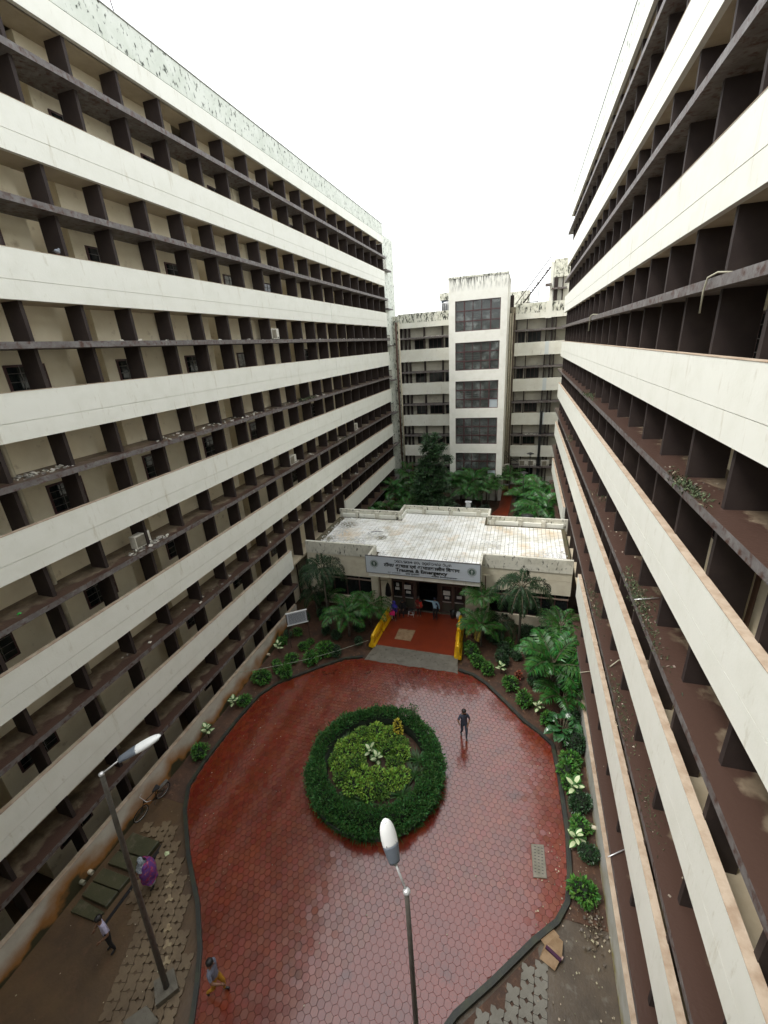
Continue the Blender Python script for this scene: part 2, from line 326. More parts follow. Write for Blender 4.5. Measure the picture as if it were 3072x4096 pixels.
g = MB(); g.quad([(-300, -300, -.16), (300, -300, -.16), (300, 400, -.16), (-300, 400, -.16)])
g.build('ground', mud, kind='structure')
def dpoly(line, x, y):
    best = 9
    for (ax, ay), (bx, by) in zip(line, line[1:]):
        t = max(0, min(1, ((x - ax) * (bx - ax) + (y - ay) * (by - ay)) / ((bx - ax) ** 2 + (by - ay) ** 2)))
        best = min(best, math.hypot(x - ax - t * (bx - ax), y - ay - t * (by - ay)))
    return best
def sink(x, y):
    if inside(pave, x, y): return .085
    if y > 9.2: return 0
    if x > -6: return .035 if dpoly(right_k, x, y) < 3.2 and x < 1.3 else 0
    return .035 if .3 < dpoly(left_k, x, y) < 1.7 else 0
def rough_sheet(name, m, x0, x1, y0, y1, z, amp, step=.35, seed=1, skip=None):
    r = random.Random(seed); nx = int((x1 - x0) / step) + 1; ny = int((y1 - y0) / step) + 1
    b = MB(); b.v = [(x0 + (x1 - x0) * i / nx, y0 + (y1 - y0) * j / ny, z + r.uniform(-amp, amp) - sink(x0 + (x1 - x0) * i / nx, y0 + (y1 - y0) * j / ny)) for j in range(ny + 1) for i in range(nx + 1)]
    for j in range(ny):
        for i in range(nx):
            cx = x0 + (x1 - x0) * (i + .5) / nx; cy = y0 + (y1 - y0) * (j + .5) / ny
            if skip and skip(cx, cy): continue
            a = j * (nx + 1) + i; b.f.append((a, a + 1, a + nx + 2, a + nx + 1)); b.m.append(0); b.sm.append(True)
    return b.build(name, m, kind='structure')
inpave = lambda x, y: inside(pave, x, y) and (x - ISL[0]) ** 2 + (y - ISL[1]) ** 2 > 6
deep = lambda x, y: all(inside(pave, x + dx, y + dy) for dx in (-.5, .5) for dy in (-.5, .5)) and (x - ISL[0]) ** 2 + (y - ISL[1]) ** 2 > 12
rough_sheet('soil', soil, XL, XR, 9.2, 24.7, -.015, .03, .3, 3, lambda x, y: deep(x, y) or (-8.6 < x < -2.6 and y > 20.2))
rough_sheet('soil', soil, XL, XR, 31.3, 54.3, 0, .04, .5, 4)
rough_sheet('muddy_ground', mud, XL, -6.0, -1.6, 9.2, -.02, .012, .4, 5, deep)
rough_sheet('wet_concrete_ground', grime, -3.2, XR, -1.6, 9.2, -.02, .010, .4, 6, deep)
b = MB(); b.prism([(x, y) for x, y in pave], -.15, -.022); b.build('courtyard_paving', redjoint, kind='structure')
court = bpy.data.objects['courtyard_paving']

# hexagonal pavers: every one its own edges, joints recessed
HX = .225; HR = HX / sqrt(3)
hexes = []
row = 0; y = -1.5
while y < 21:
    x = -14 + (HX / 2 if row % 2 else 0)
    while x < 3.4:
        if inside(pave, x, y) and (x - ISL[0]) ** 2 + (y - ISL[1]) ** 2 > (ISR - .15) ** 2: hexes.append((x, y))
        x += HX
    y += HR * 1.5; row += 1
hexes.sort(key=lambda p: (p[0] - 0) ** 2 + (p[1] - 4.4) ** 2 * 1.0)
def hexpoly(cx, cy, s=1.): return [(cx + (.972) * HR * s * cos(radians(90 + 60 * k)), cy + (HR - .001) * s * sin(radians(90 + 60 * k))) for k in range(6)]
hp = MB(); hp.prism(hexpoly(0, 0), -.03, .0, bev=.004); hexme = hp.mesh('paver', redpav)
# only hexes in view count as largest
near = [h for h in hexes if h[1] > 5.2][:300]; ns = set(near)
for (x, y) in near:
    put(hexme, 'paver', court, loc=(x, y, R.uniform(-.002, .002)), rot=(R.gauss(0, .009), R.gauss(0, .009), 0))
hb = MB()
for (x, y) in hexes:
    if (x, y) in ns: continue
    P = hexpoly(x, y); tx, ty, tz = R.gauss(0, .009), R.gauss(0, .009), R.uniform(-.002, .002)
    n = len(hb.v)
    T = lambda px, py, z: (px, py, z + tz + (px - x) * tx + (py - y) * ty)
    Q = hexpoly(x, y, .965)
    hb.v += [T(a, c, -.007) for a, c in P] + [T(a, c, 0) for a, c in Q]
    for i in range(6):
        j = (i + 1) % 6; hb.f.append((n + i, n + j, n + 6 + j, n + 6 + i)); hb.m.append(0); hb.sm.append(False)
    hb.f.append(tuple(n + 6 + i for i in range(6))); hb.m.append(0); hb.sm.append(False)
hb.build('paving_field', redpav, court, kind='stuff')

def kerb(name, line, w, h, m, off):
    b = MB(); L = [Vector((x, y, 0)) for x, y in line]; o = []
    for i, p in enumerate(L):
        d = (L[min(i + 1, len(L) - 1)] - L[max(i - 1, 0)]).normalized(); nrm = Vector((d.y, -d.x, 0)) * off
        o.append((p - nrm * .03, p + nrm * w))
    for i in range(len(o) - 1):
        a0, b0 = o[i]; a1, b1 = o[i + 1]; Z = Vector((0, 0, h)); D = Vector((0, 0, -.14))
        b.quad([a0 + Z, a1 + Z, b1 + Z, b0 + Z]); b.quad([a0 + D, a1 + D, a1 + Z, a0 + Z]); b.quad([b0 + Z, b1 + Z, b1 + D, b0 + D])
    b.quad([o[0][0] + D, o[0][0] + Z, o[0][1] + Z, o[0][1] + D])
    return b.build(name, m, kind='structure')
kerb('kerb', left_k, .11, .11, kerbm, 1)
kerb('kerb', right_k, .13, .11, kerbm, -1)

# hollow concrete pavers (square holes) beside the court
A_, B_ = .37, .40
def hollow(cx, cy, e=.006):
    h = .062; a, c = A_ / 2 - e, B_ / 2 - e
    return [(cx - a, cy - c), (cx - h, cy - c), (cx, cy - c + h), (cx + h, cy - c), (cx + a, cy - c), (cx + a, cy - h), (cx + a - h, cy), (cx + a, cy + h),
            (cx + a, cy + c), (cx + h, cy + c), (cx, cy + c - h), (cx - h, cy + c), (cx - a, cy + c), (cx - a, cy + h), (cx - a + h, cy), (cx - a, cy - h)]
def hollow_field(host_name, region, m, test, rot, seed, z):
    r = random.Random(seed); host = bpy.data.objects[host_name]
    hm = MB(); hm.prism(hollow(0, 0), -.06, 0); me = hm.mesh('hollow_paver', m)
    x0, x1, y0, y1 = region; cells = []
    i = 0
    x = x0
    while x < x1:
        y = y0 + (B_ / 2 if i % 2 else 0)
        while y < y1:
            px = x * cos(rot) - y * sin(rot); py = x * sin(rot) + y * cos(rot)
            if test(px, py): cells.append((px, py))
            y += B_
        x += A_; i += 1
    cells = [c for c in cells if c[1] > 3.0]; cells.sort(key=lambda p: p[1])
    for (px, py) in cells[:290]:
        put(me, 'hollow_paver', host, loc=(px, py, z + r.uniform(-.004, .004)), rot=(r.gauss(0, .008), r.gauss(0, .008), rot))
def dpoly(line, x, y):
    best = 9
    for (ax, ay), (bx, by) in zip(line, line[1:]):
        t = max(0, min(1, ((x - ax) * (bx - ax) + (y - ay) * (by - ay)) / ((bx - ax) ** 2 + (by - ay) ** 2)))
        best = min(best, math.hypot(x - ax - t * (bx - ax), y - ay - t * (by - ay)))
    return best
hollow_field('wet_concrete_ground', (-4, 6, -2, 10), gpav, lambda x, y: not inside(pave, x, y) and .42 < dpoly(right_k, x, y) and x < 1.42 + .05 * (y - 6) and y < 8.4 and y > -1 and x > -3, radians(-4), 21, .022)
hollow_field('muddy_ground', (-16, 0, -2, 12), gpav2, lambda x, y: not inside(pave, x, y) and .40 < dpoly(left_k, x, y) < 2.3 + .25 * sin(y * 2.1) and y < 9.3 and x > -13.9 and y > 1 and not (x < -12.4 and y < 7.8), radians(18), 22, .008)
b = MB(); b.quad([(-2.4, 2.5, -.03), (1.42, 2.5, -.03), (1.62, 8.5, -.03), (1.25, 8.25, -.03), (.1, 6.95, -.03), (-.9, 5.85, -.03), (-1.6, 4.8, -.03)]); b.build('soil', soil, kind='structure')  # dark sheet under the grey hollow pavers, added so their holes read dark
# pale y-shaped edging bricks in the mud along the left kerb
yb = MB()
for k in range(3):
    a = radians(90 + 120 * k)
    yb.quad([(cos(a - 1.05) * .05, sin(a - 1.05) * .05, .0), (cos(a) * .13 + sin(a) * .05, sin(a) * .13 - cos(a) * .05, 0), (cos(a) * .13 - sin(a) * .05, sin(a) * .13 + cos(a) * .05, 0), (cos(a + 1.05) * .05, sin(a + 1.05) * .05, 0)])
yb.quad([(cos(radians(30 + 120 * k)) * .05, sin(radians(30 + 120 * k)) * .05, 0) for k in range(3)])
fy = len(yb.f)
for q in list(yb.f):
    for a, c in zip(q, q[1:] + q[:1]):
        va, vc = yb.v[a], yb.v[c]
        yb.quad([va, (va[0], va[1], -.05), (vc[0], vc[1], -.05), vc])
ym = yb.mesh('edging_brick', mat('edging_brick', (.33, .26, .16), .6, (.25, .18, .1), 5, island=.1))
for i in range(9):
    t = i / 8; x = -9.02 - t * 2.3; y = 4.15 + t * 2.75
    if i == 5: continue
    put(ym, 'edging_brick', bpy.data.objects['muddy_ground'], loc=(x - .12, y + .02, .028), rot=(0, 0, R.uniform(-.2, .2) + .6), sc=1.0)

# entrance platform and ramp
pf = MB(); pf.box(-8.05, -2.85, 20.68, 24.95, -.1, .12); pf.build('entrance_floor', redfloor, kind='structure')
rp = MB(); nseg = 22
for i in range(nseg):
    t0, t1 = i / nseg, (i + 1) / nseg
    f = lambda t: (-8.28 + t * 5.55, 19.33 + .10 * t + .03 * sin(t * 23) + .02 * sin(t * 61)); bk = lambda t: (-8.0 + t * 5.1, 20.68)
    (ax, ay), (cx, cy) = f(t0), f(t1); (dx, dy), (ex, ey) = bk(t0), bk(t1)
    rp.quad([(ax, ay, .012), (cx, cy, .012), (ex, ey, .124), (dx, dy, .124)]); rp.quad([(ax, ay, -.03), (cx, cy, -.03), (cx, cy, .012), (ax, ay, .012)])
    if i == 0: rp.quad([(ax, ay, -.03), (ax, ay, .012), (dx, dy, .124), (dx, dy, -.03)])
    if i == nseg - 1: rp.quad([(cx, cy, .012), (cx, cy, -.03), (ex, ey, -.03), (ex, ey, .124)])
rp.build('ramp', conc, kind='structure')
# garden path behind the block
gp = MB()
pl = [(-2.75, 31.6), (-2.7, 42), (-2.55, 44), (-1.95, 46), (-1.87, 49), (-1.88, 52.6), (-1.67, 53.8)]; pr = [(-.9, 31.6), (-.9, 42), (-.86, 44), (-.75, 46), (-.66, 49), (-.68, 52.6), (-.9, 53.8)]
for i in range(6): gp.quad([(*pl[i], .06), (*pr[i], .06), (*pr[i + 1], .06), (*pl[i + 1], .06)])
gp.build('garden_path', redfloor, kind='structure')

# ------------------------------------------------------------------ the two wings
def lev(j): return dict(bt=5.15 + 3.9 * (j), bb=3.76 + 3.9 * j, lt=2.61 + 3.9 * j, lb=2.42 + 3.9 * j)
Y0, Y1 = -1.6, 48.3
LEDTH = MB()
def wing(side):
    X = (lambda d: XL - d) if side < 0 else (lambda d: XR + d)
    nm = 'hospital_wing'
    W = thing(nm, 'long left wing with white bands and brown louvre grid, bicycle against its rusty base wall' if side < 0 else
              'long right wing with white bands and brown fins, palms and bushes at its foot', 'building')
    gaps = (22.72, 32.55) if side < 0 else (22.75, 33.2)
    jy = 33.4 if side < 0 else 26.4
    def seg(j):
        if j == 0: return [(Y0, gaps[0]), (gaps[1], Y1)]
        return [(Y0, jy - .015), (jy + .015, Y1)]
    # bands: two courses with a groove between them, tan coping on top
    for j in range(0, 6):
        L = lev(j); b = MB(); c = MB()
        for (a, e) in seg(j):
            b.box(X(0), X(.15), a, e, L['bb'], L['bb'] + .53); b.box(X(.02), X(.14), a + .01, e - .01, L['bb'] + .53, L['bb'] + .545); b.box(X(-.004), X(.15), a, e, L['bb'] + .545, L['bt'] - .012)
            c.box(X(-.012), X(.162), a, e, L['bt'] - .012, L['bt'])
        b.build('band', white, W); c.build('coping', tancop, W)
    b = MB(); c = MB()
    for (a, e) in [(Y0, 22.3), (33.0, Y1)]:
        b.box(X(0), X(.16), a, e, -.14, 1.195); c.box(X(-.012), X(.172), a, e, 1.195, 1.21)
    b.build('base_wall', basem if side < 0 else mat('base_wall_right', (.50, .50, .47), .6, (.38, .37, .3), 1.5, .4, .7, col3=(.25, .20, .02), scale3=2.5, lo3=.35, hi3=.6, zfade=(.45, .05)), W)
    c.build('coping', tancop, W)
    # roof parapet
    b = MB(); b.box(X(0), X(.2), Y0, Y1, 27.14, 27.78); b.box(X(.03), X(.2), Y0 + .01, Y1 - .01, 27.78, 27.80); b.build('roof_beam', white, W)
    b = MB(); b.box(X(-.004), X(.2), Y0, Y1, 27.80, 28.81); b.build('roof_parapet', stained, W)
    b = MB(); b.box(X(-.03), X(.24), Y0, Y1, 28.81, 28.85); b.build('coping', mat('dirty_coping', (.25, .25, .22), .8, (.1, .1, .08), 3), W)
    # slabs, ledges
    for j in range(0, 7):
        L = lev(j); zb = L['bb'] if j < 6 else 27.14
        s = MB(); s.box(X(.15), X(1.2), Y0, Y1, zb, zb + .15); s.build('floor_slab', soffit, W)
        for (a, e) in ([(Y0, gaps[0]), (gaps[1] + .3, Y1 + .25)] if j == 0 else [(Y0, Y1 + .35)]):
            s = MB(); s.box(X(-.13), X(1.16), a, e, L['lb'], L['lt'], 0, top=1); s.build('ledge', [ledge_e, ledge_t], W)
    # walls behind the fins with recessed bays, windows
    wl = MB(); rec = MB(); y = -2.4; k = 0
    segs = []
    while y < 48.6:
        segs.append((y, min(y + 6.6, 48.6))); y += 8.0
    for (a, e) in segs: wl.box(X(1.16), X(2.3), a, e, 0, 27.14)
    rec.box(X(2.25), X(2.5), Y0, 48.6, 0, 27.14)
    wl.build('wall', cream, W); rec.build('recess_wall', cream, W)
    # floor slabs inside the recesses
    wm = MB(); wm.box(-.02, .05, -.65, .65, 0, 1.05, 0); wm.box(.045, .055, -.58, .58, .07, .98, 1)
    for q in range(1, 4): wm.box(.055, .072, -.6, .6, .26 * q, .26 * q + .02, 2)
    for q in (-.2, .2): wm.box(.055, .072, q - .01, q + .01, .03, 1.02, 2)
    wme = wm.mesh('window', [maroon, glass, mat('window_bar', (.12, .11, .10), .5)])
    for j in range(0, 7):
        z0 = (lev(j - 1)['bt'] if j else 1.21) - .30
        for (a, e) in segs:
            for yy in (a + 1.15, a + 5.0):
                if Y0 < yy < 47.5 and R.random() < .72: put(wme, 'window', W, loc=(X(1.16), yy, z0), rot=(0, 0, 0 if side < 0 else pi))
    # fins
    fin = MB(); fin.box(0, .71, -.06, .06, 0, 1); fme = fin.mesh('fin', brown)
    allf = []
    y = .42 if side < 0 else .65
    ys = []
    while y < 48.5: ys.append(y); y += 2.0
    for j in range(0, 7):
        L = lev(j); z0 = (lev(j - 1)['bb'] + .15) if j else 0.; z1 = L['lb']; z2 = L['lt']; z3 = L['bb'] if j < 6 else 27.14
        for y in ys:
            if j == 0 and gaps[0] - .2 < y < gaps[1] + .4: continue
            allf.append((y, z0, z1 - z0)); allf.append((y, z2, z3 - z2))
    allf.sort(key=lambda f: f[0] ** 2 + (f[1] + f[2] / 2 - CAM_Z) ** 2)
    xin = X(.15) if side < 0 else X(.86)
    for (y, z, h) in allf[:300]:
        put(fme, 'fin', W, loc=(X(.86) if side < 0 else X(.15), y, z), sc=(1, 1, h))
    rest = MB()
    for (y, z, h) in allf[300:]: rest.box(X(.86), X(.15), y - .06, y + .06, z, z + h)
    if allf[300:]: rest.build('fin_field', brown, W, kind='stuff')
    # downpipes in the bays
    for (a, e) in segs[1:]:
        for o, m, r in ((3.15, brpipe, .05), (3.45, pvc, .085)):
            p = MB(); p.ring_tube([(X(1.02), a + o, .1), (X(1.02), a + o, 27.0)], r, 8); p.build('downpipe', m, W)
    # body behind, roof, link to the rear building
    b = MB(); b.box(X(2.4), X(14), Y0, 56, 0, 27.6); b.build('building_body', cream, W)
    b = MB(); b.box(X(.2), X(14), Y0, 48.3, 27.29, 27.5); b.build('roof', conc, W)
    b = MB(); b.box(X(1.16), X(2.42), 48.6, 56.0, 0, 28.78); b.build('link_wall', stained if side < 0 else white2, W)
    if side < 0:
        for j in range(1, 7):
            L = lev(j)
            b = MB(); b.box(X(.62), X(1.18), 51.3, 53.2, L['lb'] - .62, L['lb'] - .5); b.build('sunshade', ledge_e, W)
            b = MB(); b.box(X(1.12), X(1.18), 51.6, 52.9, L['lb'] - .42, L['lb'] + .62, 0)
            for q in range(7): b.box(X(1.09), X(1.13), 51.68, 52.82, L['lb'] - .35 + q * .135, L['lb'] - .28 + q * .135, 1)
            b.build('louvre', [blackm, white2], W)
            b = MB(); b.box(X(1.12), X(1.17), 49.6, 50.4, L['lb'] - 1.9, L['lb'] - .7); b.build('slot_window', brown, W)
    return W
WL = wing(-1); WR = wing(1)
NB = thing('near_building', 'banded five storey building on the near side of the court, facing the entrance block', 'building')
for j in range(0, 5):
    L = lev(j)
    if j < 4: b = MB(); b.box(XL, XR, -2.2, -2.0, L['bb'], L['bt']); b.build('band', white, NB)
    b = MB(); b.box(XL, XR, -3.2, -2.05, L['lb'], L['lt']); b.build('ledge', ledge_e, NB)
b = MB(); b.box(XL, XR, -9, -3.2, 0, 19.4); b.build('wall', cream, NB)
b = MB(); b.box(XL, XR, -3.2, -2.0, 19.36, 20.85); b.build('parapet', stained, NB)
b = MB(); b.box(XL, XR, -2.2, -2.0, -.1, 1.2); b.build('base_wall', white2, NB)
b = MB()
for k in range(9): b.box(XL + 1 + k * 2, XL + 1.12 + k * 2, -3.2, -2.2, 0, 19.3)
b.build('fin_field', brown, NB, kind='stuff')
# wall of the wings beside the block, behind the end of the first band
# ------------------------------------------------------------------ rear building with stair tower
RB = thing('rear_building', 'five storey rear building with blackened parapet closing the courtyard, joined to both wings', 'building', (0, 0, 0))
YB = 54.3
def rear_part(x0, x1, fins, wins, seed):
    r = random.Random(seed)
    b = MB(); b.box(x0, x1, YB + 1.0, YB + 9, 0, 19.3); b.build('wall', mat('rear_wall', (.60, .57, .47), .85, (.5, .47, .38), 1.2, col3=(.3, .28, .22), scale3=2.5, lo3=.6, hi3=.8), RB)
    b = MB(); b.box(x0, x1, YB + .25, YB + 9, 19.27, 19.9); b.build('roof', conc, RB)
    b = MB(); b.box(x0, x1, YB - .0, YB + .25, 19.27, 19.85); b.build('roof_beam', white2, RB)
    b = MB(); b.box(x0, x1, YB - .01, YB + .25, 19.85, 20.85); b.build('parapet', mould, RB)
    for j in range(0, 4):
        L = lev(j); b = MB(); b.box(x0, x1, YB, YB + .15, L['bb'], L['bb'] + .53); b.box(x0, x1, YB + .03, YB + .14, L['bb'] + .53, L['bb'] + .545); b.box(x0, x1, YB - .003, YB + .15, L['bb'] + .545, L['bt']); b.build('band', white2, RB)
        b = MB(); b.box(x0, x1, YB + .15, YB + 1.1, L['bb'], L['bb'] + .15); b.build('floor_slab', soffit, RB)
    for j in range(0, 5):
        L = lev(j); z0 = L['bt'] - 3.9 if j else 1.0; zt = L['bb'] if j < 4 else 19.27
        b = MB(); b.box(x0 - .05, x1, YB - .25, YB + 1.0, L['lb'], L['lt']); b.build('ledge', ledge_e, RB)
        for fx in fins:
            b = MB(); b.box(fx - .055, fx + .055, YB + .1, YB + .8, z0 - (.9 if j else 1), zt); b.build('fin', brown, RB)
        for (a, e) in wins:
            w = MB(); w.box(a, e, YB + .93, YB + 1.02, z0 - .02, L['lb'] - .05, 0)
            n = max(1, round((e - a) / .5)); wd = (e - a - .1) / n
            for q in range(n): w.box(a + .05 + q * wd + .02, a + .05 + (q + 1) * wd - .02, YB + .915, YB + .94, z0 + .04, L['lb'] - .12, 1)
            w.build('window', [maroon, glass], RB)
            w = MB(); w.box(a - .15, e + .15, YB + .9, YB + 1.02, z0 - .25, z0 - .03); w.build('sill', soffit, RB)
    b = MB(); b.box(x0, x1, YB + .9, YB + 1.05, -.1, 1.0); b.build('base_wall', white2, RB)
rear_part(-14.7, -7.8, [-14.5, -13.95, -13.45, -11.6, -9.4], [(-12.95, -11.72), (-11.2, -9.55), (-9.2, -8.2)], 1)
rear_part(-1.16, 4.6, [-1.02, .10, 2.13, 2.72, 3.1], [(-.85, -.08), (.22, 1.65)], 2)
for x0, x1 in ((2.1, 2.5),):
    for j in range(0, 4):
        L = lev(j); b = MB(); b.box(x0, x1, YB - .02, YB + .1, L['bb'] + .02, L['bt'] - .02)
        if j: b.build('patch_panel', mat('grey_patch', (.60, .64, .64), .8), RB)
b = MB(); b.box(1.95, 2.55, YB - .03, YB + .2, 19.2, 20.95); b.build('pier', white2, RB)
b = MB(); b.box(2.05, 2.35, YB - .12, YB + .3, 0, 9.2); b.build('cable_duct', blackpl, RB)
for k, (x, m, r) in enumerate(((-14.9, brpipe, .12), (-14.55, pvc, .10), (-1.7, pvc, .08), (-1.45, pvc, .07), (-1.3, brpipe, .04))):
    p = MB(); p.ring_tube([(x, YB - (.25 if k < 2 else -.3), .1), (x, YB - (.25 if k < 2 else -.3), 20)], r, 8); p.build('downpipe', m, RB)
b = MB(); b.box(-1.9, -1.1, YB + .5, YB + 1.4, 0, 20.6); b.build('duct_wall', mat('duct_wall', (.42, .37, .27), .85, (.3, .26, .19), 2, col3=(.03, .03, .02), scale3=2, lo3=.45, hi3=.6, zfade=(17, 20.3), stretch3=(2, 2, .5)), RB)
b = MB(); b.box(-15.5, -14.65, YB + .2, YB + 1.4, 0, 20.7); b.build('duct_wall', mould, RB)
# corner turret above the right part
b = MB(); b.box(2.55, 4.6, YB + .4, YB + 6, 19.9, 23.1); b.build('turret_wall', white2, RB)
b = MB(); b.box(2.55, 4.6, YB + .1, YB + 6, 23.1, 24.8); b.build('turret_parapet', mould, RB)
b = MB(); b.box(2.35, 3.9, YB - .2, YB + .45, 21.95, 22.1); b.build('turret_ledge', ledge_e, RB)
b = MB(); b.box(2.62, 3.0, YB + .1, YB + .5, 20.85, 23.1); b.box(3.45, 3.55, YB + .1, YB + .5, 20.85, 23.1); b.build('turret_fin', brown, RB)
b = MB(); b.box(2.2, 2.5, YB + .3, YB + .7, 20.0, 24.6); b.build('duct_pipe', white2, RB)
b = MB(); b.box(1.75, 2.35, YB + .1, YB + .8, 22.35, 22.6); b.build('sunshade', ledge_e, RB)

TW = thing('stair_tower', 'white stair tower with five gridded windows rising at the middle of the rear building', 'tower')
YT = 48.4; TX0, TX1 = -7.67, -1.85; WX0, WX1 = -7.0, -2.5
wz = [(18.33 - 3.9 * k, 21.22 - 3.93 * k + .03 * k) for k in range(5)]
wz = [(18.35, 21.22), (14.52, 17.28), (10.55, 13.42), (6.62, 9.52), (2.72, 5.6)]
b = MB(); b.box(TX0, WX0, YT, YB + 2, 0, 23.25); b.box(WX1, TX1, YT, YB + 2, 0, 23.25)
tops = [23.25] + [z0 for z0, z1 in wz]
for k, (z0, z1) in enumerate(wz): b.box(WX0, WX1, YT, YT + .3, z1, tops[k])
b.box(WX0, WX1, YT, YT + .3, 0, 2.72); b.box(WX0, WX1, YB + 1.5, YB + 2, 0, 23.2); b.box(WX0, WX1, YT + .3, YB + 1.5, 22.9, 23.1)
b.build('wall', towerm, TW)
b = MB(); b.box(TX0 - .03, TX1 + .03, YT - .03, YT + .22, 23.25, 23.42); b.box(TX0 - .03, TX0 + .2, YT + .22, YB + 2, 23.25, 23.42); b.box(TX1 - .2, TX1 + .03, YT + .22, YB + 2, 23.25, 23.36); b.build('parapet', mould, TW)
xs = [WX0 + .05, WX0 + .92, WX0 + 1.78, WX0 + 2.64, WX0 + 3.55, WX1 - .05]
inn = mat('stair_interior', (.30, .30, .27), .8, (.1, .1, .09), 2)
gl = mat('stair_glass', (.08, .09, .085), .12, (.24, .26, .25), .8, .50, .62, spec=.7, trans=.4)  # paler noise patches painted into the glass colour stand for reflections
for k, (z0, z1) in enumerate(wz):
    fr = MB(); h = z1 - z0
    fr.box(WX0, WX0 + .06, YT + .08, YT + .2, z0, z1); fr.box(WX1 - .06, WX1, YT + .08, YT + .2, z0, z1)
    fr.box(WX0 + .06, WX1 - .06, YT + .08, YT + .2, z0, z0 + .07); fr.box(WX0 + .06, WX1 - .06, YT + .08, YT + .2, z1 - .07, z1)
    for i in range(1, 5): w = .06 if i in (1, 4) else .035; fr.box(xs[i] - w, xs[i] + w, YT + .085, YT + .195, z0 + .07, z1 - .07)
    for q in (1, 2): fr.box(WX0 + .06, WX1 - .06, YT + .09, YT + .19, z0 + h * q / 3 - .05, z0 + h * q / 3 + .05)
    F = fr.build('window', maroon, TW)
    for i in range(5):
        for q in range(3):
            pn = MB(); pn.box(xs[i] + .02, xs[i + 1] - .02, YT + .13, YT + .15, z0 + h * q / 3 + .03, z0 + h * (q + 1) / 3 - .03)
            if i == 4 and q == 0 and k in (2, 4): pn.build('pane', mat('frosted_pane', (.42, .47, .5), .4), F)
            else: pn.build('pane', gl, F)
    ld = MB(); ld.box(WX0, WX1, YT + 2.8, YB + 1.5, z0 - .25, z0 - .05); ld.box(WX0, WX1, YT + 1.2, YT + 2.6, z0 + 1.5, z0 + 1.7)
    for q in range(7): ld.box(WX0 + .2, WX0 + 2.3, YT + 2.8 - q * .26, YT + 3.1 - q * .26, z0 - .05 + q * .26, z0 + .05 + q * .26)
    ld.build('stair_flight', inn, TW)
    rl = MB(); rl.ring_tube([(-4.9, YT + .6, z0 - .1), (-4.1, YT + .6, z0 + .45)], .03, 6); rl.ring_tube([(-4.9, YT + .6, z0 + .25), (-4.1, YT + .6, z0 + .8)], .03, 6)
    for q in range(5): rl.ring_tube([(-4.9 + q * .2, YT + .6, z0 - .4 + q * .13), (-4.9 + q * .2, YT + .6, z0 + .25 + q * .13)], .022, 6)
    rl.build('stair_railing', mat('white_rail', (.7, .68, .62), .5), TW)
    if k < 2:
        cu = MB(); 
        for i in range(3): cu.quad([(xs[1 + i] + .05, YT + .5, z0 + h * .62), (xs[2 + i] - .02, YT + .5, z0 + h * .70), (xs[2 + i], YT + .7, z1 - .25), (xs[1 + i], YT + .7, z1 - .4)])
        cu.build('blind', mat('pale_blind', (.5, .54, .54), .8), TW)
b = MB(); b.ring_tube([(-6.1, YT + .3, 23.4), (-6.1, YT + .3, 24.3)], .03, 6); b.build('roof_spike', grey_m, TW)

# roof stair, tank house and other roof things
rs = thing('roof_staircase', 'thin metal staircase with handrail rising to the turret roof on the right', 'staircase')
st = MB(); x0, z0, x1, z1 = -.43, 20.95, 2.25, 24.25; yS = YB + .6
st.ring_tube([(x0, yS, z0), (x1, yS, z1)], .05, 6); st.ring_tube([(x0, yS + .7, z0), (x1, yS + .7, z1)], .05, 6); st.build('stringer', brown, rs)
for k in range(15):
    t = (k + .5) / 15; tr = MB(); tr.box(x0 + (x1 - x0) * t - .13, x0 + (x1 - x0) * t + .1, yS, yS + .7, z0 + (z1 - z0) * t - .02, z0 + (z1 - z0) * t + .04); tr.build('tread', brown, rs)
hr = MB()
for yy in (yS, yS + .7):
    hr.ring_tube([(-1.25, yy, 20.9), (2.15, yy, 25.15), (2.75, yy, 25.15)], .025, 6)
    for k in range(7): t = k / 6; hr.ring_tube([(x0 + (x1 - x0) * t, yy, z0 + (z1 - z0) * t), (x0 + (x1 - x0) * t, yy, z0 + (z1 - z0) * t + .85)], .022, 6)
hr.build('handrail', grey_m, rs)
b = MB(); b.ring_tube([(1.1, yS, 20.9), (1.1, yS, 22.9)], .035, 6); b.ring_tube([(-.2, yS, 20.95), (1.1, yS, 20.98)], .04, 6); b.build('support_post', grey_m, rs)
tk = thing('tank_house', 'small grey louvred machine room behind the rear parapet, left of the tower', 'plant room')
b = MB(); b.box(-10.4, -8.1, 60, 63, 20, 22.4); b.build('wall', lampgrey, tk); b = MB(); b.box(-10.6, -8.0, 59.8, 63.2, 22.4, 23.2); b.build('parapet', mould, tk)
b = MB()
for k in range(4): b.ring_tube([(-10.3 + k * .22, 59.9, 20.6), (-10.3 + k * .22, 59.9, 22.0 - .05 * k), (-9.6 + k * .2, 59.9, 22.25)], .06, 6)
b.build('duct', steel, tk)
fb = thing('far_roof_hut', 'pale low roof hut with dark stained parapet between tower and roof staircase', 'hut')
b = MB(); b.box(-3.0, 0.3, 68, 71, 19, 23.3); b.build('wall', mould, fb)
b = MB(); b.box(-1.9, -1.45, YB + 1.6, YB + 2.0, 20, 21.9); tag(b.build('vent_stub', brown), 'short dark vent pipe on the rear roof just right of the tower', 'vent')

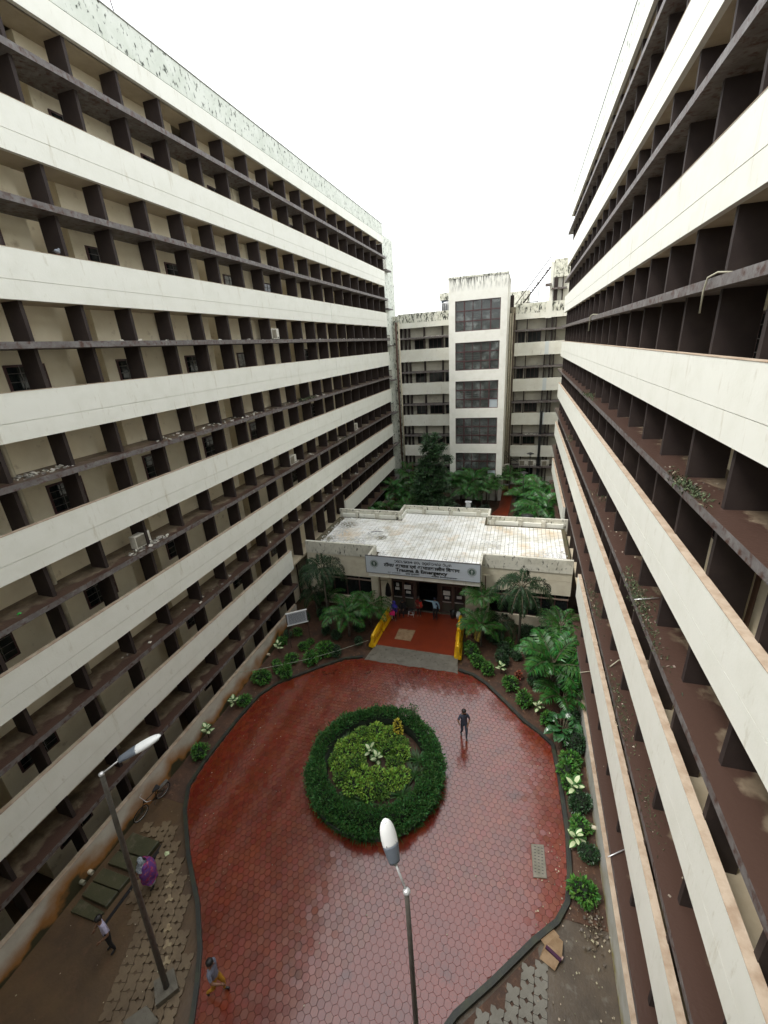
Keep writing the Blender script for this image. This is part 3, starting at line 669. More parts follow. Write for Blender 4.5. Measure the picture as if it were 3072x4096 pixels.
# ------------------------------------------------------------------ emergency block with canopy and tiled roof
EB = thing('entrance_block', 'single storey emergency block with white tiled roof and grey sign between the wings', 'building')
FY = 24.7; FLR = 4.33
b = MB()
b.box(XL + .01, -13.35, FY, FY + .3, 0, 2.45); b.box(XL + .01, -9.46, FY, FY + .3, 2.45, 3.48); b.box(XL + .01, -9.46, FY + .02, FY + .3, 3.48, 3.5); b.box(XL + .01, -8.05, FY - .003, FY + .3, 3.5, 4.05)
b.box(XL + .01, -9.46, FY, FY + .3, 0, .75); b.box(-9.46, -8.05, FY - .08, FY + .3, 0, 3.5); b.box(-2.95, -1.42, FY - .08, FY + .3, 0, 3.5)
b.box(-1.42, XR - .01, FY, FY + .3, 2.5, 3.48); b.box(-1.42, XR - .01, FY + .02, FY + .3, 3.48, 3.5); b.box(-2.95, XR - .01, FY - .003, FY + .3, 3.5, 4.05); b.box(-1.42, XR - .01, FY, FY + .3, 0, .75)
b.box(-8.05, -2.95, FY, FY + .3, 3.5, 4.05)
b.box(XL + .01, XR - .01, 30.9, 31.2, 0, 4.1); b.box(-9, -2, 31.2, 32.7, 0, 4.1)
b.build('wall', mat('block_wall', (.66, .61, .48), .85, (.56, .50, .38), 1.3, bump=.15, col3=(.25, .12, .06), scale3=1.2, lo3=.5, hi3=.75, zfade=(1.2, .1)), EB)
b = MB(); b.box(XL + .01, XR - .01, FY + .3, 30.9, 4.05, FLR - .03); b.box(-8.95, -1.95, 30.9, 32.6, 4.1, FLR - .03); b.box(-8.95, -1.95, 23.15, FY + .3, 4.05, FLR - .035); b.build('roof', grout, EB)
b = MB(); b.box(-9.02, -1.9, 23.12, FY + .0, 3.52, 4.05); b.build('canopy', white2, EB)
for args in ((XL + .01, -8.95, FY - .05, FY + .12, 4.05, 4.95), (-9.07, -8.93, 23.12, FY - .05, 4.05, 4.95), (-1.97, XR - .01, FY - .05, FY + .12, 4.05, 4.95), (-1.99, -1.85, 23.12, FY - .05, 4.05, 4.95),
             (XL + .01, -9.05, 31.05, 31.22, 4.05, 4.95), (-9.05, -8.88, 31.05, 32.75, 4.05, 4.95), (-8.88, -2.1, 32.6, 32.75, 4.05, 4.93), (-2.1, -1.94, 31.05, 32.75, 4.05, 4.93), (-1.94, XR + .4, 31.1, 31.25, 4.05, 4.95)):
    b = MB(); b.box(*args); b.build('parapet', blockpar, EB)
b = MB()   # low white gutter upstand along the rear parapet
b.box(XL + .3, -8.9, 30.93, 31.05, FLR - .03, FLR + .28); b.box(-8.88, -2.1, 32.48, 32.6, FLR - .03, FLR + .28); b.box(-1.94, XR - .1, 30.98, 31.1, FLR - .03, FLR + .28); b.box(-8.88, -8.78, 31.05, 32.48, FLR - .03, FLR + .28)
b.build('upstand', white, EB)
for x in (-12.6, -10.9, -9.2): b = MB(); b.box(x - .15, x + .15, 30.85, 31.1, FLR - .03, FLR + .5); b.build('parapet_pier', blockpar, EB)
for x in (-7.3, -5.1, -2.9): b = MB(); b.box(x - .15, x + .15, 32.4, 32.65, FLR - .03, FLR + .5); b.build('parapet_pier', blockpar, EB)
for x in (-1.7, .3, 1.9): b = MB(); b.box(x - .15, x + .15, 30.9, 31.15, FLR - .03, FLR + .5); b.build('parapet_pier', blockpar, EB)
TS = .27; tl = MB(); tl.prism([(-TS / 2 + .011, -TS / 2 + .017), (TS / 2 - .011, -TS / 2 + .017), (TS / 2 - .011, TS / 2 - .017), (-TS / 2 + .011, TS / 2 - .017)], -.02, 0, bev=.004)
tme = tl.mesh('roof_tile', tilem); tiles = []
x = XL + .75
while x < XR - .2:
    y = 23.3
    while y < 32.4:
        ok = (24.95 < y < 30.85) or (y >= 30.85 and -8.65 < x < -2.25) or (y <= 24.95 and -8.8 < x < -2.1)
        if ok: tiles.append((x, y))
        y += TS
    x += TS
tiles.sort(key=lambda p: p[0] ** 2 + p[1] ** 2)
for (x, y) in tiles[:300]: put(tme, 'roof_tile', EB, loc=(x, y, FLR + R.uniform(-.003, .003)), rot=(R.gauss(0, .006), R.gauss(0, .006), R.gauss(0, .008)))
tb = MB()
for (x, y) in tiles[300:]:
    z = FLR + R.uniform(-.004, .004); h = TS / 2 - .011; a = R.gauss(0, .008)
    tb.prism([(x + (cx * cos(a) - cy * sin(a)) * h, y + (cx * sin(a) + cy * cos(a)) * h) for cx, cy in ((-1, -.94), (1, -.94), (1, .94), (-1, .94))], z - .02, z)
tb.build('tile_field', tilem, EB, kind='stuff')
fl = MB(); r = random.Random(5)     # peeling white scraps on the roof
for cx, cy, s, n in ((-13.1, 28.5, 1.1, 420), (-12.5, 25.9, .8, 200), (-8.6, 24.6, .45, 60), (-10.9, 26.4, .9, 120), (2.3, 26.0, .9, 260), (-3.4, 24.7, .8, 90), (-10.0, 27.9, .7, 90), (-1.4, 27.4, 1.0, 110)):
    for _ in range(n):
        x, y = r.gauss(cx, s * .6), r.gauss(cy, s * (1.4 if n > 300 else .6))
        if not (XL + .3 < x < XR - .1 and (24.95 < y < 30.8 or (-8.8 < x < -2.1 and 23.3 < y <= 24.95))): continue
        a, q = r.uniform(0, 6.3), r.uniform(.03, .12)
        fl.quad([(x + q * cos(a + k * 1.57) * r.uniform(.5, 1), y + q * sin(a + k * 1.57) * r.uniform(.5, 1), FLR + .006 + r.uniform(0, .03)) for k in range(4)])
fl.build('peeling_coating', flake, EB, kind='stuff')
# ribbon windows, door screen
for (a, e, n) in ((-13.35, -9.46, 4), (-1.42, 3.3, 6)):
    w = MB(); w.box(a, e, FY + .12, FY + .2, .75, 2.5, 0)
    for k in range(n):
        s = (e - a) / n; w.box(a + k * s + .05, a + (k + 1) * s - .05, FY + .10, FY + .125, .83, 2.12, 1); w.box(a + k * s + .05, a + (k + 1) * s - .05, FY + .10, FY + .125, 2.22, 2.44, 1)
    w.box(a, e, FY + .05, FY + .12, 2.13, 2.21, 2); w.build('window', [maroon, glass, mat('worn_transom', (.25, .18, .14), .6)], EB)
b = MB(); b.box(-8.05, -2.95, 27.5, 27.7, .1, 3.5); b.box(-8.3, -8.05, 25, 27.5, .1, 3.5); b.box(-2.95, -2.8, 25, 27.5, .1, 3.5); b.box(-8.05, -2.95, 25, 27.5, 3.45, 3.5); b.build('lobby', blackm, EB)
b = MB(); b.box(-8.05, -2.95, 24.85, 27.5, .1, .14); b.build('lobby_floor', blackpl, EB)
dfr = mat('door_frame', (.075, .048, .038), .45)
def leafdoor(x0, x1, z0=.14, z1=2.35):
    d = MB(); d.box(x0, x0 + .09, 24.86, 24.95, z0, z1); d.box(x1 - .09, x1, 24.86, 24.95, z0, z1); d.box(x0 + .09, x1 - .09, 24.86, 24.95, z0, z0 + .12); d.box(x0 + .09, x1 - .09, 24.86, 24.95, z1 - .1, z1); d.box(x0 + .09, x1 - .09, 24.86, 24.95, 1.02, 1.1)
    D = d.build('door', dfr, EB)
    g_ = MB(); g_.box(x0 + .09, x1 - .09, 24.9, 24.915, z0 + .12, 1.02); g_.build('pane', mat('door_glass', (.06, .06, .045), .12, spec=.6), D)
    g_ = MB(); g_.box(x0 + .09, x1 - .09, 24.9, 24.915, 1.1, z1 - .1); g_.build('pane', glass, D)
    h = MB(); h.box(x0 + .12, x1 - .12, 24.80, 24.83, 1.05, 1.09); h.build('push_bar', steel, D)
for x0, x1 in ((-8.03, -7.22), (-7.22, -6.42), (-4.62, -3.8), (-3.8, -2.98)): leafdoor(x0, x1)
b = MB(); b.box(-8.05, -2.95, 24.87, 24.94, 2.37, 2.5)
for x in (-8.0, -6.38, -4.66, -3.0): b.box(x - .05, x + .05, 24.865, 24.945, .1, 3.52)
for x in (-7.2, -5.5, -3.8): b.box(x - .04, x + .04, 24.875, 24.935, 2.5, 3.52)
b.build('door_frame', dfr, EB)
b = MB(); b.box(-8.0, -3.0, 24.90, 24.91, 2.5, 3.5); b.build('fanlight', glass, EB)
b = MB(); b.box(-8.05, -2.95, 24.72, 24.86, .1, .18); b.build('door_sill', conc, EB)
b = MB(); b.box(-6.35, -6.3, 24.95, 25.75, .14, 2.35); b.build('open_door', dfr, EB); b = MB(); b.box(-5.0, -4.7, 25.6, 25.66, .14, 2.35); b.build('open_door', dfr, EB)
for (x, z, w, h) in ((-7.62, 2.03, .2, .28), (-7.65, 1.72, .3, .2), (-6.92, 1.9, .46, .34), (-6.88, 1.5, .32, .2), (-4.22, 1.75, .46, .34), (-4.2, 1.38, .3, .2), (-3.38, 1.5, .32, .22)):
    pp = MB(); pp.box(x - w / 2, x + w / 2, 24.838, 24.842, z - h / 2, z + h / 2, 0)
    for q in range(int(h / .06)): pp.box(x - w * .38, x + w * .38, 24.8345, 24.8375, z + h / 2 - .045 - q * .05, z + h / 2 - .038 - q * .05, 1)
    pp.build('notice', [paper, mat('notice_print', (.25, .25, .26), .8)], EB)
for x, r_, m in ((-8.9, .05, pvc), (-8.78, .035, brpipe), (-1.68, .03, brpipe)):
    b = MB(); b.ring_tube([(x, 24.55, .1), (x, 24.55, 3.5)], r_, 8); b.build('downpipe', m, EB)

# sign board: face, frame, lettering, emblems
SG = thing('entrance_sign', 'wide grey sign reading Trauma & Emergency in three scripts above the doors', 'sign', (-5.5, 23.03, 3.86))
b = MB(); b.box(-3.6, 3.6, 0, .07, 0, 1.19); b.build('sign_panel', signm, SG)
b = MB(); b.box(-3.63, 3.63, -.012, .08, 1.19, 1.215); b.box(-3.63, 3.63, -.012, .08, -.025, 0); b.box(-3.63, -3.6, -.012, .08, 0, 1.19); b.box(3.6, 3.63, -.012, .08, 0, 1.19); b.build('sign_frame', mat('sign_frame', (.06, .06, .06), .5), SG)
def text(body, size, x, z, parent, m, width=None, bold=.0, name='lettering', y=-.012):
    cu = bpy.data.curves.new(name, 'FONT'); cu.body = body; cu.size = size; cu.extrude = .004; cu.align_x = 'CENTER'; cu.offset = bold; cu.resolution_u = 2
    o = bpy.data.objects.new(name, cu); C.objects.link(o); bpy.context.view_layer.update()
    me = bpy.data.meshes.new_from_object(o.evaluated_get(bpy.context.evaluated_depsgraph_get()))
    C.objects.unlink(o); bpy.data.objects.remove(o)
    if width:
        w = max(v.co.x for v in me.vertices) - min(v.co.x for v in me.vertices)
        for v in me.vertices: v.co.x *= width / w
    me.materials.clear(); me.materials.append(m)
    return put(me, name, parent, loc=(x, y, z), rot=(pi / 2, 0, 0))
text('Trauma & Emergency', .32, .0, .27, SG, signink, 3.3, .014)
text('\u091f\u094d\u0930\u0949\u092e\u093e/ \u0906\u0918\u093e\u0924 \u090f\u0935\u0902 \u0906\u092a\u093e\u0924\u0915\u093e\u0932\u0940\u0928 \u0935\u093f\u092d\u093e\u0917'.replace('\u0935\u093f', '\u093f\u0935').replace('\u091f\u094d\u0930', '\u091f'), .29, .0, .56, SG, signink, 4.8, .012)
text('\u0910\u092e\u094d\u0938 \u092d\u0941\u0935\u0928\u0947\u0936\u094d\u0935\u0930'.replace('\u094d', ''), .12, -.55, .10, SG, signink, .9, .003)
text('AIIMS Bhubaneswar', .135, 1.45, .09, SG, signink, 1.6, .002)
# Odia line from rounded strokes
def arc(cx, cy, rx, ry, a0, a1, n=7): return [(cx + rx * cos(radians(a0 + (a1 - a0) * i / n)), cy + ry * sin(radians(a0 + (a1 - a0) * i / n))) for i in range(n + 1)]
hood = arc(.5, .5, .45, .48, 180, 0)
OD = {'tta': [hood + [(.95, .3)] + arc(.55, .25, .38, .25, 0, -170)], 'ma': [hood + [(.95, .0)], [(.05, .5), (.05, .15)] + arc(.28, .15, .2, .15, 180, 400)], 'aa': [[(.2, 0), (.2, .98)]],
      '/': [[(.0, -.1), (.7, 1.05)]], 'A': [arc(.4, .6, .35, .38, 20, 320), [(.45, .5)] + arc(.45, .22, .3, .22, 90, -180), [(.95, 0), (.95, .98)]], 'gha': [hood + [(.95, 0)], [(.05, .5)] + arc(.2, .3, .15, .2, 180, 360) + arc(.55, .3, .15, .2, 180, 360)],
      'ta': [arc(.5, .5, .42, .45, 210, -60), arc(.5, .45, .18, .2, 0, 330)], 'e': [arc(.5, .55, .4, .42, 200, -20) + [(.85, .1), (.4, .0)] + arc(.35, .2, .2, .18, 250, 60)],
      'ba': [hood + [(.95, .35), (.5, .0), (.1, .3)]], 'm': [arc(.3, .2, .2, .2, 0, 350)], 'ja': [hood + [(.9, .2)] + arc(.5, .2, .38, .2, 0, -180), [(.2, .5), (.8, .5)]], 'ra': [hood + [(.95, .2)] + arc(.6, .15, .3, .15, 0, -150), arc(.25, .4, .2, .15, 0, 330)],
      'u': [arc(.3, -.1, .25, .16, 180, 380)], 'ii': [[(.3, 0), (.3, .98)] + arc(.1, 1.0, .22, .2, 0, 150)], 'ka': [hood + [(.95, .4)] + arc(.6, .35, .34, .34, 0, -200)], 'la': [arc(.28, .5, .22, .42, 200, -40), arc(.72, .4, .22, .4, 140, -180)],
      'na': [hood + [(.95, .3), (.6, .1)], arc(.32, .3, .22, .22, 0, 340)], 'i': [arc(.1, 1.0, .25, .2, 20, 180)], 'bha': [arc(.3, .5, .25, .45, 90, 290), arc(.7, .3, .22, .28, 180, 480)], 'ga': [hood + [(.95, 0)], arc(.3, .35, .22, .2, 0, 330)], ' ': []}
def odia(seq, x, z, h, parent, width):
    cw = {'aa': .4, ' ': .6, '/': .7, 'm': .6, 'u': 0, 'i': 0, 'ii': .55}
    tot = sum(cw.get(s, 1.0) * 1.12 for s in seq); k = width / tot; mb = MB(); cx = x - width / 2
    for s in seq:
        w = cw.get(s, 1.0); ox = cx - (k * .9 if s == 'u' else k * .6 if s == 'i' else 0)
        for line in OD[s]:
            P = [Vector((ox + px * k * (1 if s not in ('aa', 'ii', 'm', 'u') else .8), 0, z + py * h)) for px, py in line]
            mb.ring_tube(P, h * .11, 4)
        cx += w * 1.12 * k
    for i, v in enumerate(mb.v): mb.v[i] = (v[0], -.006 + v[1] * .2, v[2])
    mb.build('lettering', signink, parent)
odia(['tta', 'ra', 'ma', 'aa', '/', 'A', 'gha', 'aa', 'ta', ' ', 'e', 'ba', 'm', ' ', 'ja', 'ra', 'u', 'ra', 'ii', 'ka', 'aa', 'la', 'ii', 'na', ' ', 'ba', 'i', 'bha', 'aa', 'ga'], .1, .88, .16, SG, 3.6)
odia(['e', 'ma', ' ', 'bha', 'u', 'ba', 'na', 'e', 'ra'], -1.75, .10, .075, SG, .85)
for sx in (-3.05, 3.12):
    e = MB()
    def ring(r0, r1, mi, y):
        for k in range(24):
            a0, a1 = 2 * pi * k / 24, 2 * pi * (k + 1) / 24
            e.quad([(r0 * cos(a0), y, r0 * sin(a0)), (r0 * cos(a1), y, r0 * sin(a1)), (r1 * cos(a1), y, r1 * sin(a1)), (r1 * cos(a0), y, r1 * sin(a0))], mi)
    ring(.255, .275, 0, -.006); ring(.0, .225, 0, -.006); ring(.225, .235, 1, -.006); ring(.19, .2, 1, -.008)
    e.quad([(-.012, -.009, -.15), (.012, -.009, -.15), (.02, -.009, .02), (-.02, -.009, .02)], 1); e.quad([(-.07, -.009, .02), (.07, -.009, .02), (.05, -.009, .06), (-.05, -.009, .06)], 1)
    e.quad([(-.03, -.009, .07), (.03, -.009, .07), (0, -.009, .15)], 1); e.quad([(-.06, -.009, -.03), (.06, -.009, -.03), (0, -.009, -.06)], 1)
    e.quad([(-.12, -.006, -.34), (.12, -.006, -.34), (.12, -.006, -.315), (-.12, -.006, -.315)], 2)
    o = e.build('emblem', [green_e, mat('emblem_pale', (.6, .64, .64), .5), mat('emblem_grey', (.3, .32, .33), .6)], SG); o.location = (sx, 0, .66)

# ------------------------------------------------------------------ plants
def leaf_cloud(mb, blobs, n, L, W, r, up=.5, mi=0, bend=.3, fill=.35):
    """leaves spread over and inside ellipsoids (cx,cy,cz,rx,ry,rz)"""
    vol = [b[3] * b[4] + b[4] * b[5] + b[3] * b[5] for b in blobs]; tot = sum(vol)
    for b, v in zip(blobs, vol):
        for _ in range(int(n * v / tot)):
            z = r.uniform(-.75, 1); a = r.uniform(0, 2 * pi); s = sqrt(max(0, 1 - z * z))
            nrm = Vector((s * cos(a), s * sin(a), z)); q = 1 - fill * r.random() ** 2
            p = Vector((b[0] + nrm.x * b[3] * q, b[1] + nrm.y * b[4] * q, b[2] + nrm.z * b[5] * q))
            d = (nrm * .9 + Vector((r.gauss(0, .5), r.gauss(0, .5), r.gauss(0, .4) + up * .3)))
            k = r.uniform(.65, 1.25)
            mb.leaf(p, d, Vector((r.gauss(0, .4), r.gauss(0, .4), 1)), L * k, W * k, mi, bend)
def ico(mb, c, rx, ry, rz, mi=0, n=8, r=None, amp=.12):
    r = r or R; base = len(mb.v)
    for j in range(n + 1):
        th = pi * j / n
        for i in range(n * 2):
            ph = pi * i / n; q = 1 + r.uniform(-amp, amp)
            mb.v.append((c[0] + rx * q * sin(th) * cos(ph), c[1] + ry * q * sin(th) * sin(ph), c[2] + rz * q * cos(th)))
    for j in range(n):
        for i in range(n * 2):
            a = base + j * n * 2 + i; a2 = base + j * n * 2 + (i + 1) % (n * 2)
            mb.f.append((a, a + n * 2, a2 + n * 2, a2)); mb.m.append(mi); mb.sm.append(True)
def bush_mesh(seed, rx, rz, n, m, L=.10, W=.05, lumps=5):
    r = random.Random(seed); mb = MB(); bl = [(0, 0, rz * .9, rx * .75, rx * .75, rz * .85)]
    for _ in range(lumps):
        a = r.uniform(0, 6.28); q = r.uniform(.3, .55) * rx
        bl.append((q * cos(a), q * sin(a), rz * r.uniform(.7, 1.1), rx * .5, rx * .5, rz * r.uniform(.45, .75)))
    leaf_cloud(mb, bl, n, L, W, r)
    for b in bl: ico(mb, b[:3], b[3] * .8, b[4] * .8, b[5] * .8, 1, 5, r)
    for _ in range(5):
        a = r.uniform(0, 6.28); mb.ring_tube([(.03 * cos(a), .03 * sin(a), -.05), (rx * .4 * cos(a), rx * .4 * sin(a), rz * .8)], .012, 4, 2)
    return mb.mesh('foliage', [m, corem, stemm])
def shrub(me, x, y, label, s=1., sz=None, group=None, cat='shrub', name='shrub', z=0., rz=None):
    o = put(me, name, loc=(x, y, z), rot=(0, 0, R.uniform(0, 6.28) if rz is None else rz), sc=(s, s, (sz or s)), label=label, cat=cat)
    if group: o['group'] = group
    return o
SB = [bush_mesh(100 + k, .38, .30, 520, leafm, .135, .065, 6 + k) for k in range(3)]
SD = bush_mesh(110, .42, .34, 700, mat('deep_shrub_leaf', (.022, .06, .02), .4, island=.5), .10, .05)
SLm = [bush_mesh(120 + k, .50, .26, 760, (leafl, mat('mid_lime_leaf', (.10, .20, .03), .45, island=.6, spec=.3), leafl)[k], .13, .065, 7) for k in range(3)]
# shrubs in the left bed
GL = 'small shrubs in the bed beside the left wing'
left_shrubs = [(-13.93, 20.3, .75, 'small dark shrub nearest the base wall, behind the notice board'), (-13.4, 20.62, .8, 'small shrub just behind the notice board'),
 (-14.0, 19.58, .95, 'shrub against the rusty base wall left of the notice board'), (-12.2, 20.0, .7, 'small shrub hugging the right post of the notice board'),
 (-12.35, 19.4, .85, 'thin shrub in front of the notice board between its posts'), (-12.5, 18.2, 1.05, 'round shrub standing alone in the middle of the left bed'),
 (-11.3, 18.45, 1.25, 'broad leafy shrub on the kerb below the broad palm'), (-10.75, 19.3, 1.35, 'largest bright shrub of the left bed, beside the kerb'),
 (-10.1, 19.35, .95, 'darker shrub right of the largest bright shrub'), (-13.3, 17.7, .7, 'small shrub close to the cream drain spout'),
 (-12.95, 17.3, .8, 'small shrub between the drain spout and the kerb'), (-12.3, 17.0, 1.1, 'round shrub touching the kerb at its bend'),
 (-13.4, 16.3, 1.25, 'big round shrub beneath the pale cable by the base wall'), (-13.45, 14.6, .95, 'small shrub beside the left bed\'s lone cream-leaved plant'),
 (-13.65, 11.35, 1.0, 'last round shrub of the left bed, nearest the bicycle'), (-10.7, 20.8, .9, 'dark shrub in the shade of the broad palm'), (-9.1, 20.6, .8, 'dark low shrub beside the left yellow barriers')]
left_shrubs += [(-12.6, 22.9, 1.2, 'dark bush under the tall feathery palm at the left'), (-11.0, 23.6, 1.2, 'dark bush below the left ribbon window'), (-9.9, 23.2, 1.0, 'dark bush between broad palm and left column'), (-13.6, 22.1, 1.0, 'dark bush where the base wall meets the block'), (-11.6, 21.2, .8, 'dark bush beside the stem of the tall feathery palm'), (-9.5, 21.9, .9, 'dark bush just right of the broad palm')]
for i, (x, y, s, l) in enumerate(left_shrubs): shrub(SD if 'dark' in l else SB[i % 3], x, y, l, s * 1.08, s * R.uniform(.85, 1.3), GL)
GR = 'shrubs in the bed beside the right wing'
right_shrubs = [(-2.35, 21.6, 1.0, 'shrub against the right yellow barriers, by the pot'), (-2.1, 21.0, 1.15, 'shrub in the hedge row beside the right barriers'), (-1.7, 20.35, 1.15, 'leafy shrub at the kerb corner below the barriers'), (-1.15, 19.8, 1.0, 'shrub closing the hedge row near the ramp'),
 (-.35, 21.7, 1.05, 'dark shrub left of the tall palm trunk'), (.35, 21.4, .95, 'dark shrub at the foot of the tall palm trunk'), (1.1, 21.7, .9, 'dark shrub right of the tall palm trunk'),
 (.15, 18.95, 1.15, 'round kerbside shrub below the red croton'), (.85, 18.0, 1.15, 'round kerbside shrub next to the cream-leaved plant'), (-.1, 22.3, .9, 'tall thin shrub under the tall palm'),
 (2.6, 14.35, 1.25, 'large bush against the right base wall'), (2.75, 14.95, 1.1, 'bush behind the large one at the right base wall'), (2.65, 13.75, 1.0, 'bush just behind the bigger cream-leaved plant'),
 (2.85, 12.15, 1.05, 'bush behind the small cream-leaved plant on the right'), (2.7, 9.95, 1.15, 'last bush on the right, above the pile of wet rubbish'),
 (1.5, 20.6, 1.0, 'dark bush beneath the largest broad palm, towards the entrance'), (2.9, 20.6, 1.1, 'dark bush between the right wing and the largest broad palm'), (1.35, 19.4, .9, 'dark bush left of the largest broad palm'), (2.95, 17.2, 1.0, 'dark bush behind the low broad palm'), (1.9, 23.4, 1.2, 'dark bush under the ribbon window at the right'), (.9, 23.6, 1.1, 'dark bush below the middle of the right ribbon window'), (3.0, 23.6, 1.2, 'dark bush in the corner of block and right wing'),
 (-.4, 20.8, .9, 'dark bush behind the red croton'), (2.0, 21.9, 1.0, 'dark bush in front of the palm by the right wing'), (-1.0, 22.6, 1.0, 'dark bush between the palms right of the column'), (1.95, 16.95, .8, 'kerbside bush left of the glossy big-leaved plant'), (2.95, 15.7, 1.0, 'dark bush by the right wall behind the big-leaved plant'), (2.9, 13.0, .9, 'thin dark bush against the right base wall'), (3.0, 11.2, .7, 'dark tuft against the right wall near the drain cover')]
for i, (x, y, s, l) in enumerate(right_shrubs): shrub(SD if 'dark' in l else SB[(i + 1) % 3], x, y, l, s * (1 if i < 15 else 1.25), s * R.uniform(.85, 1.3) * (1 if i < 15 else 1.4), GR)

# the round planter
cx0, cy0 = ISL
b = MB(); b.lathe([(ISR - .12, -.1), (ISR - .12, .16), (ISR - .02, .16), (ISR, -.1)], 64, c=(cx0, cy0, 0))
tag(b.build('planter_kerb', kerbm), 'dark round kerb of the planter in the middle of the red paving', 'kerb')
b = MB(); r = random.Random(9)
b.lathe([(.01, .40), (.8, .42), (1.6, .38), (2.2, .30), (ISR - .12, .12)], 40, c=(cx0, cy0, 0)); tag(b.build('planter_soil', soil), kind='structure')
HG = thing('hedge', 'thick ring of clipped dark green hedge around the round planter', 'hedge', (cx0, cy0, 0))
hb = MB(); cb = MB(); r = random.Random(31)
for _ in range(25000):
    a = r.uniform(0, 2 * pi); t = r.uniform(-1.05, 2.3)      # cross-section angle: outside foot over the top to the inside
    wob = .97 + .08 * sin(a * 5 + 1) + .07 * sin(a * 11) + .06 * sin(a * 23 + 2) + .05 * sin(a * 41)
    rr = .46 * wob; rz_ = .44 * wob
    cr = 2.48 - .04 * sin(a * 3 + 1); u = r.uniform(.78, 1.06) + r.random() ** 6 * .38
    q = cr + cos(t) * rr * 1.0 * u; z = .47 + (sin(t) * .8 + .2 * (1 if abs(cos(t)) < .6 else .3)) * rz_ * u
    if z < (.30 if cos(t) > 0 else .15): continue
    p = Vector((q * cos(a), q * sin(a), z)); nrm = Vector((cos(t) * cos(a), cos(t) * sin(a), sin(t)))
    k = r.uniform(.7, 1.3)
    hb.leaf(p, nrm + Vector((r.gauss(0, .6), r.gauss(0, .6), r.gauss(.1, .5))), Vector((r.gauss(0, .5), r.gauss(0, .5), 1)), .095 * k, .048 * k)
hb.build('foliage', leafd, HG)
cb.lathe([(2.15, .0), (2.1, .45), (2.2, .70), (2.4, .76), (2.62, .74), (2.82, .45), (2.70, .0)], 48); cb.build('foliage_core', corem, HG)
# brighter shoots in the hedge and a taller sprig
def island_obj(me, x, y, label, cat, s=1., name='shrub', z=.34, **k): return shrub(me, cx0 + x, cy0 + y, label, s, cat=cat, name=name, z=z, **k)
island_obj(bush_mesh(140, .34, .26, 500, mat('bright_green_leaf', (.06, .20, .025), .4, island=.4), .08, .035), -2.15, -1.15, 'patch of brighter green growing through the planter hedge', 'shrub', z=.52)
sp = MB(); rr_ = random.Random(5)
for k in range(5): a = k * 1.3; sp.ring_tube([(0, 0, 0), (.1 * cos(a), .1 * sin(a), .9 + .1 * k)], .012, 4, 1)
leaf_cloud(sp, [(0, 0, .75, .28, .28, .5)], 260, .08, .04, rr_, fill=.9)
island_obj(sp.mesh('sprig', [leafd, stemm]), 1.15, 2.35, 'taller loose sprig standing above the far side of the hedge', 'plant', name='sprig', z=.5)
def clock(x, y, pre):
    hh = (atan2(x, y) / (2 * pi) * 24) % 24; h2 = int(round(hh)) % 24; n = ['twelve', 'one', 'two', 'three', 'four', 'five', 'six', 'seven', 'eight', 'nine', 'ten', 'eleven'][h2 // 2]
    return pre + (' half past ' if h2 % 2 else ' ') + n + (" o'clock" if h2 % 2 == 0 else '') + (', inner one' if math.hypot(x, y) < .95 else '')
lime = [(-1.2, .6), (-.9, 1.15), (-.3, 1.4), (.3, 1.35), (.8, 1.1), (-1.35, .05), (-1.2, -.5), (-.95, -.95), (-.45, -1.15), (.1, -1.2), (.6, -1.05), (.95, -.6), (.95, .6), (.85, .15), (1.2, -.45), (-1.55, .3), (-1.5, -.3), (-.55, .7), (-.75, .2), (-.7, -.35), (-.2, -.75), (.4, -.6), (.45, .75), (0, .95)]
for i, (x, y) in enumerate(lime):
    island_obj(SLm[i % 3], x * 1.06 - .08, y * 1.06, clock(x, y, 'low lime green bush in the round planter, towards'), 'bush', R.uniform(.80, 1.05), name='lime_bush', group='lime bushes inside the planter hedge')
cm = bush_mesh(150, .24, .5, 260, crot, .13, .06, 4)
island_obj(cm, .55, 1.75, 'upright yellow croton at the far side of the round planter', 'shrub', 1.0, name='croton')
shrub(bush_mesh(151, .2, .3, 160, crotr, .15, .05, 3), .52, 19.73, 'small red and orange croton in the right bed', .9, cat='shrub', name='croton')
def strap_mesh(seed, n, L, m=strapm, w=.035, lift=.9):
    r = random.Random(seed); mb = MB()
    for k in range(n):
        a = r.uniform(0, 6.28); q = r.uniform(.7, 1.1) * L; e = r.uniform(.35, 1.2) * lift; pts = []
        for i in range(5):
            t = i / 4; rad = q * t * cos(e) * (1 + .2 * t); z = q * (t * sin(e) - .45 * t * t * sin(e))
            pts.append(Vector((rad * cos(a), rad * sin(a), z)))
        s = Vector((-sin(a), cos(a), 0)); n0 = len(mb.v)
        for i, p in enumerate(pts): ww = w * (1 - (i / 4) ** 2) + .002; mb.v += [tuple(p - s * ww), tuple(p + s * ww)]
        for i in range(4): mb.f.append((n0 + 2 * i, n0 + 2 * i + 1, n0 + 2 * i + 3, n0 + 2 * i + 2)); mb.m.append(0); mb.sm.append(False)
    return mb.mesh('leaves', m)
ST = [strap_mesh(160 + k, 60, .6) for k in range(2)]
for x, y, l in ((-1.75, .75, 'spiky dark strap plant at the left inside the hedge'), (-1.7, -.2, 'spiky strap plant left of the lime bushes, nearer one'), (-.55, -1.75, 'large spiky strap plant at the near side inside the hedge'), (.15, -1.75, 'spiky strap plant beside the largest near one'),
                (1.75, .6, 'spiky strap plant at the right inside the hedge'), (1.75, -.1, 'narrow strap plant right of the bare soil strip'), (1.45, -1.1, 'thin strap plant by the wet bare soil')):
    island_obj(ST[0 if x < 0 else 1], x, y, l, 'plant', R.uniform(.9, 1.15), name='strap_plant', group='strap-leaved plants in the planter')
st2 = strap_mesh(170, 26, .3, w=.016)
